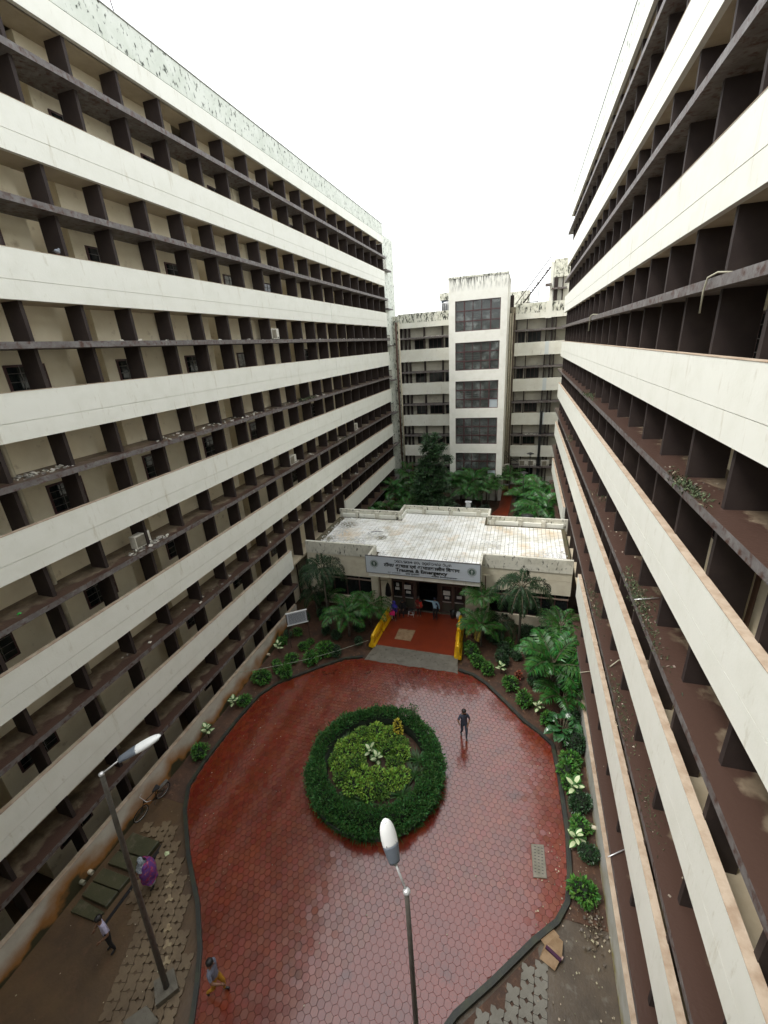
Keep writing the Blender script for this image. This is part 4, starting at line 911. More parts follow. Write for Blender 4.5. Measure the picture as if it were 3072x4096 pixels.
for k in range(26):
    a = radians(200 + k * 6.2 + R.uniform(-2, 2)); q = ISR - .06
    shrub(st2, cx0 + q * cos(a), cy0 + q * sin(a), clock(cos(a), sin(a), 'grassy tuft at the foot of the round hedge, towards') + ', ' + ['outer', 'leaning', 'short', 'thin', 'long', 'pale', 'dark'][k % 7] + ' one', R.uniform(.8, 1.3), name='grass_tuft', cat='plant', group='grassy tufts at the foot of the hedge', z=.1)
def cane_mesh(seed, n=7, L=.36):
    r = random.Random(seed); mb = MB()
    for k in range(n):
        a = k * 2.4 + r.uniform(-.3, .3); e = .25 + .8 * k / n; d = Vector((cos(a) * cos(e), sin(a) * cos(e), sin(e))); s = Vector((-sin(a), cos(a), 0)); h = .28 + .05 * k
        base = Vector((0, 0, h)); P = []
        for i in range(7):
            t = i / 6; c = base + d * (L * t) + Vector((0, 0, -.28 * L * t * t)); w = .115 * sin(pi * min(1, t * .92 + .06)) * L / .36
            P.append((c - s * w + Vector((0, 0, .02)), c - s * w * .55, c + s * w * .55, c + s * w + Vector((0, 0, .02))))
        for i in range(6):
            for q in range(3): mb.quad([P[i][q], P[i][q + 1], P[i + 1][q + 1], P[i + 1][q]], 0 if q == 1 and 0 < i < 6 else 1)
    mb.ring_tube([(0, 0, -.05), (0, 0, .5)], .02, 6, 2)
    return mb.mesh('leaves', [canew, caneg, stemm])
CM = [cane_mesh(180), cane_mesh(181)]
for x, y, z, s, l in ((cx0 - .35, cy0 + .35, .2, 1.1, 'cream-leaved dumb cane at the centre of the round planter, left one'), (cx0 + .05, cy0 + .1, .2, 1.05, 'cream-leaved dumb cane at the centre of the round planter, right one'),
                      (-13.81, 18.85, 0, 1.0, 'cream-leaved dumb cane by the base wall near the drain spout'), (-13.82, 14.25, 0, 1.0, 'cream-leaved dumb cane alone beside a small shrub on the left'), (-13.95, 12.3, 0, 1.05, 'cream-leaved dumb cane nearest the last left shrub'),
                      (-.41, 19.95, 0, .95, 'green and cream dumb cane in front of the red croton'), (1.48, 17.6, 0, .95, 'cream-leaved dumb cane on the kerb before the big-leaved plant'), (2.7, 13.4, .1, 1.3, 'large cream-leaved dumb cane on the right, by the kerb'), (2.61, 11.55, 0, 1.1, 'cream-leaved dumb cane nearest the concrete drain cover')):
    shrub(CM[R.randrange(2)], x, y, l, s, name='dumb_cane', cat='plant', group='cream-leaved dumb canes', z=z)
# big glossy-leaved plant and small pandan in the right bed
bl = MB(); r = random.Random(8)
for k in range(34):
    a = r.uniform(0, 6.28); e = r.uniform(.1, 1.1); d = Vector((cos(a) * cos(e), sin(a) * cos(e), sin(e))); p = d * .35 + Vector((0, 0, .5)); bl.ring_tube([(0, 0, .1), tuple(p)], .012, 4, 1)
    s = Vector((-sin(a), cos(a), 0)); L = r.uniform(.32, .5); P = []
    for i in range(6):
        t = i / 5; c = p + d * (L * t) - Vector((0, 0, .5 * L * t * t)); w = .15 * sin(pi * min(1, t * .9 + .08)); P.append((c - s * w, c + Vector((0, 0, -.03)), c + s * w))
    for i in range(5):
        for q in range(2): bl.quad([P[i][q], P[i][q + 1], P[i + 1][q + 1], P[i + 1][q]], 0)
shrub(bl.mesh('leaves', [mat('glossy_big_leaf', (.03, .10, .03), .25, island=.4, spec=.6), stemm]), 2.5, 16.3, 'plant with large glossy heart shaped leaves at the right kerb', 1.25, name='elephant_ear', cat='plant')

# palms: trunk + fronds
def frond_mesh(name, L, n, ll, lw, droop, m, plume=False, seed=0, flop=.35, rise=.9):
    r = random.Random(seed); mb = MB(); pts = []
    for i in range(15):
        t = i / 14; ang = rise - droop * t ** 1.3
        if i == 0: p = Vector((0, 0, 0))
        else: p = pts[-1] + Vector((cos(ang), 0, sin(ang))) * (L / 14)
        pts.append(p)
    mb.ring_tube(pts, [.028 * (1 - .85 * i / 14) for i in range(15)], 5, 1)
    for i in range(n):
        t = .16 + .84 * (i + .5) / n; f = t * 14; k = min(13, int(f)); p = pts[k].lerp(pts[k + 1], f - k); d = (pts[k + 1] - pts[k]).normalized()
        u = Vector((-d.z, 0, d.x)); sc = sin(pi * min(1, t * .82 + .16)) ** .7
        for sgn in (-1, 1):
            for pl_ in (range(2) if plume else (0,)):
                az = r.uniform(-.8, .9) if plume else r.uniform(.05, .3)
                s = (Vector((0, sgn, 0)) * cos(az) + u * sin(az)); dd = (s * .85 + d * r.uniform(.45, .75)).normalized(); l = ll * sc * r.uniform(.85, 1.12)
                w = lw * (.6 + .4 * sc); a0 = p; a1 = p + dd * l * .5 + u * .03; a2 = p + dd * l - Vector((0, 0, flop * l)) 
                sv = dd.cross(u).normalized() * w; sv = (sv + u * w * .3)
                n0 = len(mb.v); mb.v += [tuple(a0), tuple(a1 - sv), tuple(a1 + sv), tuple(a2)]; mb.f += [(n0, n0 + 1, n0 + 2), (n0 + 1, n0 + 3, n0 + 2)]; mb.m += [0, 0]; mb.sm += [False, False]
    return mb.mesh(name, [m, stemm])
FA = [frond_mesh('frond', 1.75, 30, .52, .028, 1.5, palm_g, seed=200 + k, rise=1.15) for k in range(3)]
FD = [frond_mesh('frond', 1.75, 34, .34, .018, 2.3, palm_d, True, 210 + k, .4, .95) for k in range(3)]
FY_ = frond_mesh('frond', 1.2, 26, .4, .02, 1.7, palm_y, seed=220, rise=.4)
FB = [frond_mesh('frond', 2.3, 24, .80, .050, 1.35, mat('broad_palm_leaf', (.024, .095, .015), .38, island=.55, spec=.35), seed=230 + k, rise=1.15, flop=.3) for k in range(2)]
def palm(x, y, h, fr, n, label, s=1., tilt=(0, .55), seed=0, rad=.06, lean=(0, 0), group=None, stems=1, extra=None, name='palm'):
    r = random.Random(seed); T = thing(name, label, 'palm', (x, y, 0), 0, group)
    for q in range(stems):
        ox, oy = (0, 0) if stems == 1 else (r.uniform(-.28, .28), r.uniform(-.28, .28)); hh = h * (1 if q == 0 else r.uniform(.55, 1))
        t = MB(); t.ring_tube([(ox, oy, -.1), (ox + lean[0] * .4, oy + lean[1] * .4, hh * .5), (ox + lean[0], oy + lean[1], hh)], [rad * 1.3, rad, rad * .8], 8); t.build('trunk', trunkm, T)
        a0 = r.uniform(0, 6.28); k = max(3, int(n * 1.35) // stems)
        for i in range(k):
            a = a0 + i * 2.399; put(fr[i % len(fr)], 'frond', T, loc=(ox + lean[0], oy + lean[1], hh - .03), rot=(r.uniform(-.2, .2), r.uniform(*tilt) * (1 if i % 3 else .5), a), sc=s * r.uniform(.85, 1.1))
    if extra: put(extra, 'frond', T, loc=(0, 0, h), rot=(0, .3, 3.3), label='yellowed lower frond'); put(extra, 'frond', T, loc=(0, 0, h), rot=(0, .5, 4.3), sc=.8, label='yellowed lower frond')
    return T
GP = 'palms in front of the entrance block'
palm(-11.9, 22.3, 4.1, FD, 12, 'tall dark feathery palm left of the entrance, standing free of the base wall', 1.25, (-.1, .6), 1, .07, group=GP)
palm(-13.2, 23.2, 1.7, FD, 7, 'low dark palm tucked in the corner behind the tall feathery palm', .9, (0, .6), 2, group=GP)
palm(-10.0, 21.3, 1.5, FA, 13, 'broad glossy palm left of the yellow barriers', 1.2, (-.1, .7), 3, .07, group=GP)
palm(-8.95, 22.6, 1.5, FA, 9, 'palm right beside the left entrance column', 1.0, (-.1, .7), 4, group=GP)
palm(-12.6, 23.9, .9, FA, 8, 'small bushy palm beside the wing end wall', .8, (0, .7), 5, group=GP)
palm(.5, 22.3, 4.2, FD, 11, 'tallest feathery palm right of the entrance, leaves above the parapet', 1.3, (-.15, .55), 6, .07, group=GP)
palm(-1.75, 23.1, 2.6, FA, 11, 'palm against the right entrance column', .9, (-.1, .6), 7, group=GP)
palm(-1.7, 22.1, 1.35, FA, 12, 'bright palm with a yellowed frond beside the right barriers', .95, (-.1, .7), 8, group=GP, extra=FY_)
palm(-.5, 23.2, 1.1, FD, 8, 'low dark palm between the two palms right of the doors', .9, (0, .6), 9, group=GP)
palm(2.7, 22.0, 2.1, FA, 13, 'palm close to the right wing below the stained parapet', .9, (-.1, .6), 10, group=GP)
palm(2.15, 19.2, 1.6, FB, 16, 'largest broad-leaved palm of the right bed', 1.0, (-.1, .65), 11, .09, group=GP)
palm(2.6, 17.9, .8, FB, 7, 'low broad palm below the largest one of the right bed', .8, (-.1, .5), 12, .08, group=GP)
GB = 'palms crowding the rear garden'
r = random.Random(77)
def garden_where(what, x, y, extra):
    side = 'against the left wing' if x < -12.8 else 'left of the dark tree' if x < -9.6 else 'around the dark tree' if x < -7 else 'before the stair tower' if x < -3.6 else 'left of the red path' if x < -1.5 else 'right of the red path' if x < .7 else 'near the right garden lamps' if x < 1.8 else 'against the right wing'
    row = ['just behind the parapet', 'second row back', 'third row back', 'fourth row back', 'fifth row back', 'sixth row back', 'last row near the rear wall'][min(6, int((y - 32) / 3))]
    return ' '.join((what + ' ' + extra + ' ' + side + ', ' + row).split())
rear = [(-13.3, 36, 1.2), (-12.2, 34.5, 1.0), (-12.9, 40, 1.6), (-11.2, 36.6, 1.1), (-13.2, 45, 1.9), (-11.9, 49.5, 1.8), (-13.6, 51, 2.3), (-6.2, 47.0, 2.6), (-4.6, 46.6, 2.5), (-3.1, 46.8, 2.4), (-5.4, 45.2, 2.1), (-3.9, 45.0, 2.0), (-7.4, 46.2, 2.2), (-2.3, 47.9, 2.4), (.8, 45, 1.6), (1.9, 43, 1.7), (2.6, 40.5, 1.6), (1.2, 40.8, 1.4), (2.3, 37.8, 1.4), (1.6, 35.2, 1.2), (2.9, 34.6, 1.3), (.9, 38.2, 1.2), (3.0, 36.2, 1.5), (1.9, 38.9, 1.6), (2.9, 42.2, 1.8), (1.6, 46.8, 1.8), (.4, 33.2, .9), (2.2, 33.3, 1.1), (2.8, 44.4, 1.9), (-10.9, 40.5, 1.4), (-11.6, 44.2, 1.5), (-10.4, 47.5, 1.8), (2.6, 46.5, 1.8), (1.5, 48.5, 1.7), (-1.2, 50.6, 2.2)]
for i, (x, y, h) in enumerate(rear): palm(x, y, h, FA if i % 4 else FB, 10, garden_where(('green palm', 'full green palm', 'low palm', 'broad leafed palm')[i % 4], x, y, 'in a clump' if i % 3 == 0 else 'with two stems'), 1.3, (-.1, .6), 300 + i, .05, group=GB, stems=3 if i % 3 == 0 else 2)
# tall dark tree in the rear garden
TR = thing('tree', 'tall narrow dark leafy tree in the rear garden left of the tower', 'tree', (-8.45, 41.2, 0))
t = MB(); t.ring_tube([(0, 0, -.2), (.1, 0, 2), (-.05, .1, 5), (.1, 0, 8.6)], [.16, .13, .09, .03], 8)
r = random.Random(41)
for k in range(16): z = 1.3 + k * .45; a = r.uniform(0, 6.28); q = r.uniform(.8, 1.6); t.ring_tube([(0, 0, z), (q * .6 * cos(a), q * .6 * sin(a), z + .4), (q * cos(a), q * sin(a), z + .6)], [.05, .035, .015], 5)
t.build('trunk', trunkm, TR)
bl = []
for z, rad in ((.9, 2.3), (1.6, 2.4), (2.4, 2.2), (3.2, 2.3), (4.0, 2.1), (4.8, 1.8), (5.5, 2.0), (6.2, 1.3), (6.9, 1.1), (7.6, 1.35), (8.2, 1.3), (8.8, 1.0)):
    for q in range(5):
        a = r.uniform(0, 6.28); d = rad * r.uniform(.35, .62); s = rad * r.uniform(.28, .45); bl.append((d * cos(a), d * sin(a), z + r.uniform(-.25, .25), s, s, s * .75))
bl += [(1.7, 0, 6.7, .6, .6, .4), (1.2, -.2, 7.9, .5, .5, .35)]
tb = MB(); leaf_cloud(tb, bl, 17000, .23, .11, r, fill=.6, bend=.4)
for q in bl: ico(tb, q[:3], q[3] * .62, q[4] * .62, q[5] * .62, 1, 4, r)
tb.build('crown', [leafx, corem], TR)
GS = 'shrubs filling the rear garden'
RS = [bush_mesh(400, .75, .6, 1100, mat('rear_shrub_leaf', (.03, .07, .02), .42, island=.6), .15, .07, 6), bush_mesh(401, .7, .6, 1000, leafm, .15, .07, 6), bush_mesh(402, .7, .65, 900, mat('rear_dark_leaf', (.015, .03, .014), .42, island=.6), .16, .07, 6)]
for i, (x, y, s, k) in enumerate([(-11.9, 33.2, .9, 0), (-10.4, 33.5, .9, 0), (-9.3, 34.4, 1.0, 2), (-8.2, 35.0, 1.2, 2), (-7.0, 34.6, 1.1, 2), (-6.3, 36.8, 1.2, 2), (-5.2, 35.2, 1.1, 0), (-4.2, 36.4, 1.1, 1), (-4.4, 38.4, 1.2, 1), (-3.5, 37.2, .9, 1), (-3.3, 40, 1.1, 2), (-5.6, 39.5, 1.3, 2), (-7.2, 38.3, 1.4, 2), (-9.6, 37.3, 1.3, 2), (-8.6, 39.2, 1.4, 2),
      (-6.4, 42.5, 1.4, 2), (-4.7, 42.3, 1.4, 2), (-3.2, 43, 1.2, 2), (-9.9, 43.5, 1.3, 2), (-7.9, 44.5, 1.3, 2), (-.1, 35.2, .9, 2), (.1, 37.1, .8, 2), (.2, 39.5, .8, 0), (.2, 42.4, .9, 0), (.4, 44.8, .9, 0), (.4, 47, 1, 2), (.3, 50, 1.1, 0), (1.2, 51.5, 1.2, 0), (-12.4, 42.6, 1.1, 0), (-13.4, 47.5, 1.1, 2), (-12, 52.5, 1, 0), (-10.2, 53, 1, 0), (-2.6, 35.0, .8, 1), (-2.9, 33.6, .7, 0)]):
    shrub(RS[k], x, y, garden_where(('mid green shrub', 'bright leafy shrub', 'dark leafy shrub')[k], x, y, ''), s, s, GS, name='garden_shrub')
for x, y, l in ((.2, 34.6, 'dark red cordyline beside the garden path, nearer one'), (-.1, 36.0, 'dark red cordyline beside the garden path, further one')):
    shrub(strap_mesh(int(y * 10), 40, .9, mat('red_cordyline_leaf', (.06, .012, .018), .4, island=.4), .04), x, y, l, 1, name='cordyline', cat='plant', z=.3)

# ------------------------------------------------------------------ lamps
def lamp_head(parent, p0, p1, w=.135):
    """lamp housing from neck p0 to tip p1: white shell with a dark grey rear cover and a lens below"""
    p0, p1 = Vector(p0), Vector(p1); d = (p1 - p0); L = d.length; d.normalize(); s = d.cross(Vector((0, 0, 1))).normalized(); u = s.cross(d)
    def shell(t0, t1, n, mi, name, m, wk=1., zo=0.):
        b = MB(); prev = None
        for i in range(n + 1):
            t = t0 + (t1 - t0) * i / n
            ww = w * wk * (.42 + .58 * sin(pi * min(1, t * .62 + .12)) if t < .62 else (sqrt(max(0, 1 - ((t - .62) / .385) ** 2)) * .98)) + .004
            hh = ww * .62; c = p0 + d * (L * t) + u * zo
            ringp = [c + s * (ww * cos(a)) + u * (hh * (sin(a) * (1 if sin(a) > 0 else .55))) for a in [2 * pi * k / 14 for k in range(14)]]
            n0 = len(b.v); b.v += [tuple(q) for q in ringp]
            if prev is not None:
                for k in range(14): b.f.append((prev + k, prev + (k + 1) % 14, n0 + (k + 1) % 14, n0 + k)); b.m.append(0); b.sm.append(True)
            else: b.f.append(tuple(n0 + k for k in reversed(range(14)))); b.m.append(0); b.sm.append(False)
            prev = n0
        b.f.append(tuple(prev + k for k in range(14))); b.m.append(0); b.sm.append(False)
        return b.build(name, m, parent)
    shell(.40, 1.0, 12, 0, 'housing', lampwhite); shell(0, .42, 8, 0, 'rear_cover', lampgrey, 1.03)
    shell(.5, .93, 8, 0, 'lens', lamplens, .8, -w * .22)
    b = MB()
    for sg in (-1, 1):
        c = p0 + d * (L * .43) + s * (w * .62 * sg) + u * (w * .44); b.ring_tube([tuple(c - d * .02), tuple(c + d * .035)], .008, 4)
    b.ring_tube([tuple(p0 + d * L * .93 + u * w * .33 - s * .02), tuple(p0 + d * L * .93 + u * w * .33 + s * .02)], .006, 4)
    b.build('clip', blackpl, parent)
def street_lamp(label, base, top, neck, tip, r0=.085, r1=.05):
    T = thing('street_lamp', label, 'street lamp', base, 0, 'street lamps in the court'); B = Vector(base); q = lambda p: tuple(Vector(p) - B)
    b = MB(); tv = Vector(top) - B; b.ring_tube([tuple(tv * k) for k in (0, .25, .5, .75, 1)], [r0 + (r1 - r0) * k for k in (0, .25, .5, .75, 1)], 12); b.build('pole', grey_m, T)
    b = MB(); b.ring_tube([q(top), q(neck)], .02, 8); b.build('arm', steel, T)
    b = MB(); ico(b, q(top), .065, .065, .05, 0, 6, None, 0); b.build('pole_cap', steel, T)
    b = MB(); nv = Vector(neck); b.ring_tube([q(nv - (Vector(tip) - nv).normalized() * .03), q(nv + (Vector(tip) - nv).normalized() * .05)], .045, 8); b.build('clamp', steel, T)
    lamp_head(T, q(neck), q(tip)); return T
street_lamp('leaning grey lamp post on a concrete plinth at the left, white head over the wing', (-9.2, 4.35, .2), (-8.47, 4.52, 9.0), (-8.15, 4.78, 9.22), (-7.42, 5.32, 9.55))
street_lamp('nearest lamp post with its white head in front of the round hedge', (-1.42, 4.12, 0), (-1.43, 4.15, 9.0), (-1.65, 4.30, 9.40), (-1.87, 4.55, 10.02), .068, .040)
pb = MB(); pb.prism([(-9.66, 4.33), (-9.2, 3.93), (-8.83, 4.42), (-9.3, 4.75)], -.1, .2); tag(pb.build('lamp_plinth', conc), 'dark concrete block under the leaning lamp post', 'plinth')
def garden_lamp(x, y, h, label, r=.42, disk=True):
    T = thing('garden_lamp', label, 'garden lamp', (x, y, 0), 0, 'black garden lamps')
    b = MB(); b.ring_tube([(0, 0, 0), (0, 0, h * .25)], .06, 8); b.ring_tube([(0, 0, h * .25), (0, 0, h - .35)], .035, 8); b.build('post', blackpl, T)
    b = MB(); b.lathe([(.0, h + .08), (.12, h + .06), (r * .8, h - .03), (r, h - .07), (r * .8, h - .09), (.08, h - .1)], 16); b.lathe([(.1, h - .32), (.13, h - .1)], 10); b.build('lamp_cap', blackpl, T)
    b = MB(); b.lathe([(.02, h - .40), (.10, h - .36), (.12, h - .2), (.09, h - .1)], 10); b.build('lamp_glass', lamplens, T)
garden_lamp(1.15, 50.0, 5.25, 'tallest black garden lamp before the rear wall, right of the tower')
garden_lamp(.52, 44.5, 4.6, 'black garden lamp beside the garden path, just left of the tallest one')
garden_lamp(-12.1, 46.5, 4.0, 'black garden lamp in the rear garden left of the tree')
garden_lamp(.9, 36.2, 3.2, 'low garden lamp with a wide dark cap, seen from above beside the palms', .55)

# ------------------------------------------------------------------ people
def person(label, loc, rz, shirt, pants, J=None, h=1.68, skin=skinm, hair='short', shoe=None, sleeves='short', dress=None, sh=None, s_name='person', barefoot=False, scarf=None):
    P = dict(pel=(0, 0, .94), sp=(0, 0, 1.12), ch=(0, .0, 1.30), nk=(0, 0, 1.46), hb=(0, .02, 1.55), ht=(0, .03, 1.63),
             shl=(-.17, 0, 1.40), shr=(.17, 0, 1.40), ell=(-.25, -.03, 1.13), elr=(.25, -.03, 1.13), wrl=(-.27, .07, .90), wrr=(.27, .07, .90),
             hil=(-.09, 0, .88), hir=(.09, 0, .88), knl=(-.10, .03, .49), knr=(.10, .03, .49), anl=(-.10, -.02, .09), anr=(.10, -.02, .09), tol=(-.12, .14, .04), tor=(.12, .14, .04))
    rad = dict(pel=.135, sp=.125, ch=.145, nk=.055, hb=.075, ht=.09, shl=.065, shr=.065, ell=.045, elr=.045, wrl=.028, wrr=.028, hil=.10, hir=.10, knl=.062, knr=.062, anl=.042, anr=.042, tol=.035, tor=.035)
    if J: P.update(J)
    k_ = h / 1.72; names = list(P); idx = {n: i for i, n in enumerate(names)}
    E_ = [('pel', 'sp'), ('sp', 'ch'), ('ch', 'nk'), ('nk', 'hb'), ('hb', 'ht'), ('ch', 'shl'), ('shl', 'ell'), ('ell', 'wrl'), ('ch', 'shr'), ('shr', 'elr'), ('elr', 'wrr'),
          ('pel', 'hil'), ('hil', 'knl'), ('knl', 'anl'), ('anl', 'tol'), ('pel', 'hir'), ('hir', 'knr'), ('knr', 'anr'), ('anr', 'tor')]
    me = bpy.data.meshes.new('skeleton'); me.from_pydata([tuple(c * k_ for c in P[n]) for n in names], [(idx[a], idx[b]) for a, b in E_], [])
    o = bpy.data.objects.new('skeleton', me); C.objects.link(o); md = o.modifiers.new('skin', 'SKIN'); md.use_smooth_shade = True
    sv = me.skin_vertices[0].data
    for n in names:
        r_ = rad[n] * k_; sv[idx[n]].radius = (r_ * (1.15 if n in ('ch', 'pel', 'sp') else 1), r_ * (.8 if n in ('ch', 'pel', 'sp') else 1)); sv[idx[n]].use_root = (n == 'pel')
    sub = o.modifiers.new('sub', 'SUBSURF'); sub.levels = 1; sub.render_levels = 1
    bpy.context.view_layer.update()
    bm = bpy.data.meshes.new_from_object(o.evaluated_get(bpy.context.evaluated_depsgraph_get())); C.objects.unlink(o); bpy.data.objects.remove(o)
    mb = MB(); mb.v = [tuple(v.co) for v in bm.vertices]
    seg = [(Vector(P[a]) * k_, Vector(P[b]) * k_, a, b) for a, b in E_]
    for f in bm.polygons:
        c = f.center; best = None
        for a, b, na, nb in seg:
            d = b - a; t = max(0, min(1, (c - a).dot(d) / d.length_squared)); q = (c - a - d * t).length
            if best is None or q < best[0]: best = (q, na, nb, t)
        _, na, nb, t = best; pr = na + nb; mi = 1
        if na in ('nk', 'hb') : mi = 0
        if na in ('ell', 'elr'): mi = 0 if sleeves == 'short' else 1
        if na in ('shl', 'shr') and t > .75 and sleeves == 'short': mi = 0
        if na in ('pel',) and nb in ('hil', 'hir') or na in ('hil', 'hir', 'knl', 'knr'): mi = 2
        if na in ('pel',) and nb == 'sp': mi = 1
        if na in ('anl', 'anr'): mi = 0 if barefoot else 3
        mb.f.append(tuple(f.vertices)); mb.m.append(mi); mb.sm.append(True)
    # face and ears
    H = Vector(P['ht']) * k_; D = (Vector((0, 1, 0))); nb_ = Vector(P['hb']) * k_
    mb.ring_tube([H + D * .085 + Vector((0, 0, .01)), H + D * .115 + Vector((0, 0, -.02)), H + D * .088 + Vector((0, 0, -.035))], [.006, .014, .008], 5, 0)
    for sg in (-1, 1):
        ico(mb, H + Vector((sg * .032, .083, .012)), .011, .006, .007, 4, 4, None, 0)
        ico(mb, H + Vector((sg * .09, .0, -.01)), .010, .022, .032, 0, 4, None, 0)
    mb.box(H.x - .022, H.x + .022, H.y + .082, H.y + .092, H.z - .062, H.z - .054, 5)
    # hands: palm, four fingers, thumb
    for el, wr, sg in (('ell', 'wrl', -1), ('elr', 'wrr', 1)):
        W_ = Vector(P[wr]) * k_; d = (W_ - Vector(P[el]) * k_).normalized(); s = d.cross(Vector((sg, .2, 0))).normalized()
        if s.length < .1: s = Vector((0, 1, 0))
        n_ = s.cross(d).normalized()
        mb.ring_tube([W_ - d * .01, W_ + d * .03, W_ + d * .075], [.026, .036, .034], 6, 0)
        for q, l in ((-1.5, .055), (-.5, .068), (.5, .072), (1.5, .062)):
            a = W_ + d * .07 + s * (.016 * q); mb.ring_tube([a, a + d * l * .5 + n_ * .008, a + d * l * .9 + n_ * .026], [.009, .0085, .006], 5, 0)
        a = W_ + d * .03 + s * .03; mb.ring_tube([a, a + (d + s).normalized() * .035, a + (d * 1.4 + s).normalized() * .06], [.011, .010, .007], 5, 0)
    T = thing(s_name, label, 'person', loc, rz)
    mb.build('body', [skin, shirt, pants, shoe or blackpl, hairm, mat('lips', (.12, .035, .03), .5)], T)
    hb_ = MB()
    if hair: 
        ico(hb_, H + Vector((0, -.02, .025)), .103, .108, .098, 0, 8, None, .02)
        if hair == 'bun': ico(hb_, H + Vector((0, -.13, -.01)), .05, .045, .05, 0, 5, None, .02)
        if hair == 'long': hb_.ring_tube([H + Vector((0, -.08, 0)), H + Vector((0, -.12, -.2)), H + Vector((0, -.11, -.42))], [.06, .05, .02], 7)
        if hair == 'cap': hb_.lathe([(.02, .115), (.08, .10), (.112, .04), (.112, .02)], 12, 0, H)
        hb_.build('hair' if hair != 'cap' else 'cap', mat('navy_cap', (.01, .012, .03), .7) if hair == 'cap' else hairm, T)
    if scarf:
        s_ = MB(); s_.lathe([(.02, .125), (.09, .10), (.122, .03), (.12, -.06), (.13, -.14), (.20, -.22), (.24, -.30)], 14, 0, (H.x, H.y - .02, H.z), 1, .85); s_.build('headscarf', scarf, T)
    if dress:
        z1, z0, rt_, rb, m = dress; d_ = MB(); d_.lathe([(rt_, z1), (rt_ * .92, z1 - .12), (rt_ * 1.05, (z0 + z1) / 2), (rb, z0)], 18, 0, (0, 0, 0), 1, .75)
        for i, v in enumerate(d_.v):
            a = atan2(v[1], v[0]); q = 1 + .07 * sin(a * 6 + v[2] * 3) * max(0, (z1 - v[2]) / (z1 - z0)); d_.v[i] = (v[0] * q * k_, v[1] * q * k_, v[2] * k_)
        d_.build('dress', m, T)
    return T
navy = cloth('navy_check', (.030, .034, .055), (.065, .075, .11), 60); jeans = cloth('dark_jeans', (.03, .042, .07), (.06, .085, .12), 30); blk = cloth('black_cloth', (.010, .010, .012)); 
walk = dict(knl=(-.09, .16, .50), anl=(-.09, .10, .10), tol=(-.10, .26, .05), knr=(.09, .02, .49), anr=(.09, -.22, .12), tor=(.10, -.06, .04), ell=(-.27, -.14, 1.14), wrl=(-.25, -.10, .90), elr=(.25, .08, 1.14), wrr=(.20, .28, 1.02))
person('man in dark checked shirt and jeans walking on red paving right of the hedge', (-1.86, 15.25, 0), pi + .35, navy, jeans,
       dict(walk, elr=(.30, .10, 1.18), wrr=(.30, .34, 1.28), ell=(-.26, .04, 1.14), wrl=(-.12, .22, .98), ht=(.01, .04, 1.64)), 1.72)
person('person walking in grey top and mustard yellow trousers at the near left of the paving', (-7.62, 4.72, 0), -1.35, cloth('grey_blue_top', (.19, .21, .28), (.14, .15, .2)), cloth('mustard_trousers', (.48, .24, .015), (.36, .17, .01)),
       dict(walk, knr=(.09, -.06, .50), anr=(.09, -.34, .20), tor=(.10, -.28, .08), elr=(.26, .10, 1.16), wrr=(.22, .34, 1.10)), 1.7)
person('man in pale lavender shirt and black trousers standing in mud near the slabs', (-11.62, 4.65, 0), pi - .3, cloth('lavender_shirt', (.42, .39, .52), (.36, .33, .46), 20), blk,
       dict(elr=(.34, -.02, 1.14), wrr=(.30, .16, 1.0), ell=(-.32, 0, 1.14), wrl=(-.2, .2, 1.02)), 1.72)
pur = mat('purple_pink_print', (.11, .035, .20), .8, (.32, .03, .10), 9, .5, .56, bump=.3, bscale=30, col3=(.35, .12, .14), scale3=13, lo3=.58, hi3=.62)
UL = person('woman in purple and pink print with pale checked headscarf beside the mossy slabs', (-11.72, 6.4, 0), 2.6, pur, blk,
       dict(ht=(0, .1, 1.60), hb=(0, .07, 1.52), nk=(0, .03, 1.44), ell=(-.28, .06, 1.14), wrl=(-.14, .28, 1.04), elr=(.30, .04, 1.14), wrr=(.16, .28, 1.0)), 1.58, hair='bun', sleeves='long', dress=(1.42, .66, .27, .40, pur),
       scarf=mat('pale_check_scarf', (.42, .47, .50), .8, (.16, .18, .24), 40, .48, .52))
b = MB(); b.lathe([(.24, .70), (.21, .45), (.17, .25)], 12, 0, (0, 0, 0), 1, .8); b.build('petticoat', cloth('pale_grey_cloth', (.35, .36, .38)), UL)
shawl = MB(); shawl.lathe([(.12, 1.46), (.26, 1.38), (.36, 1.15), (.40, .92), (.37, .78)], 16, 0, (0, -.02, 0), 1, .75)
for i, v in enumerate(shawl.v): a = atan2(v[1], v[0]); q = 1 + .09 * sin(a * 5 + 1) + .05 * sin(a * 11); shawl.v[i] = (v[0] * q * .93, v[1] * q * .93, v[2] * .93)
shawl.build('shawl', pur, UL)
skyb = cloth('sky_blue_shirt', (.26, .40, .50), (.22, .35, .45)); 
G = person('guard in light blue shirt, black trousers and cap pointing beside the open door', (-4.87, 24.05, .12), pi, skyb, blk, dict(ell=(-.27, 0, 1.14), wrl=(-.29, .04, .88), elr=(.42, .02, 1.42), wrr=(.68, .04, 1.47)), 1.68, hair='cap', sleeves='long')
b = MB(); b.box(-.16, -.06, .10, .13, 1.22, 1.36); b.build('badge', cloth('navy_pocket', (.01, .02, .08)), G)
person('woman in dark red top holding a child before the open doorway', (-6.0, 24.2, .12), pi, cloth('dark_red_top', (.16, .012, .010)), blk, dict(ell=(-.26, .06, 1.14), wrl=(-.12, .22, 1.14), elr=(.26, .08, 1.14), wrr=(.12, .24, 1.1)), 1.55, hair='long', barefoot=True, dress=(1.25, .78, .20, .25, cloth('dark_red_kurta', (.13, .012, .010))))
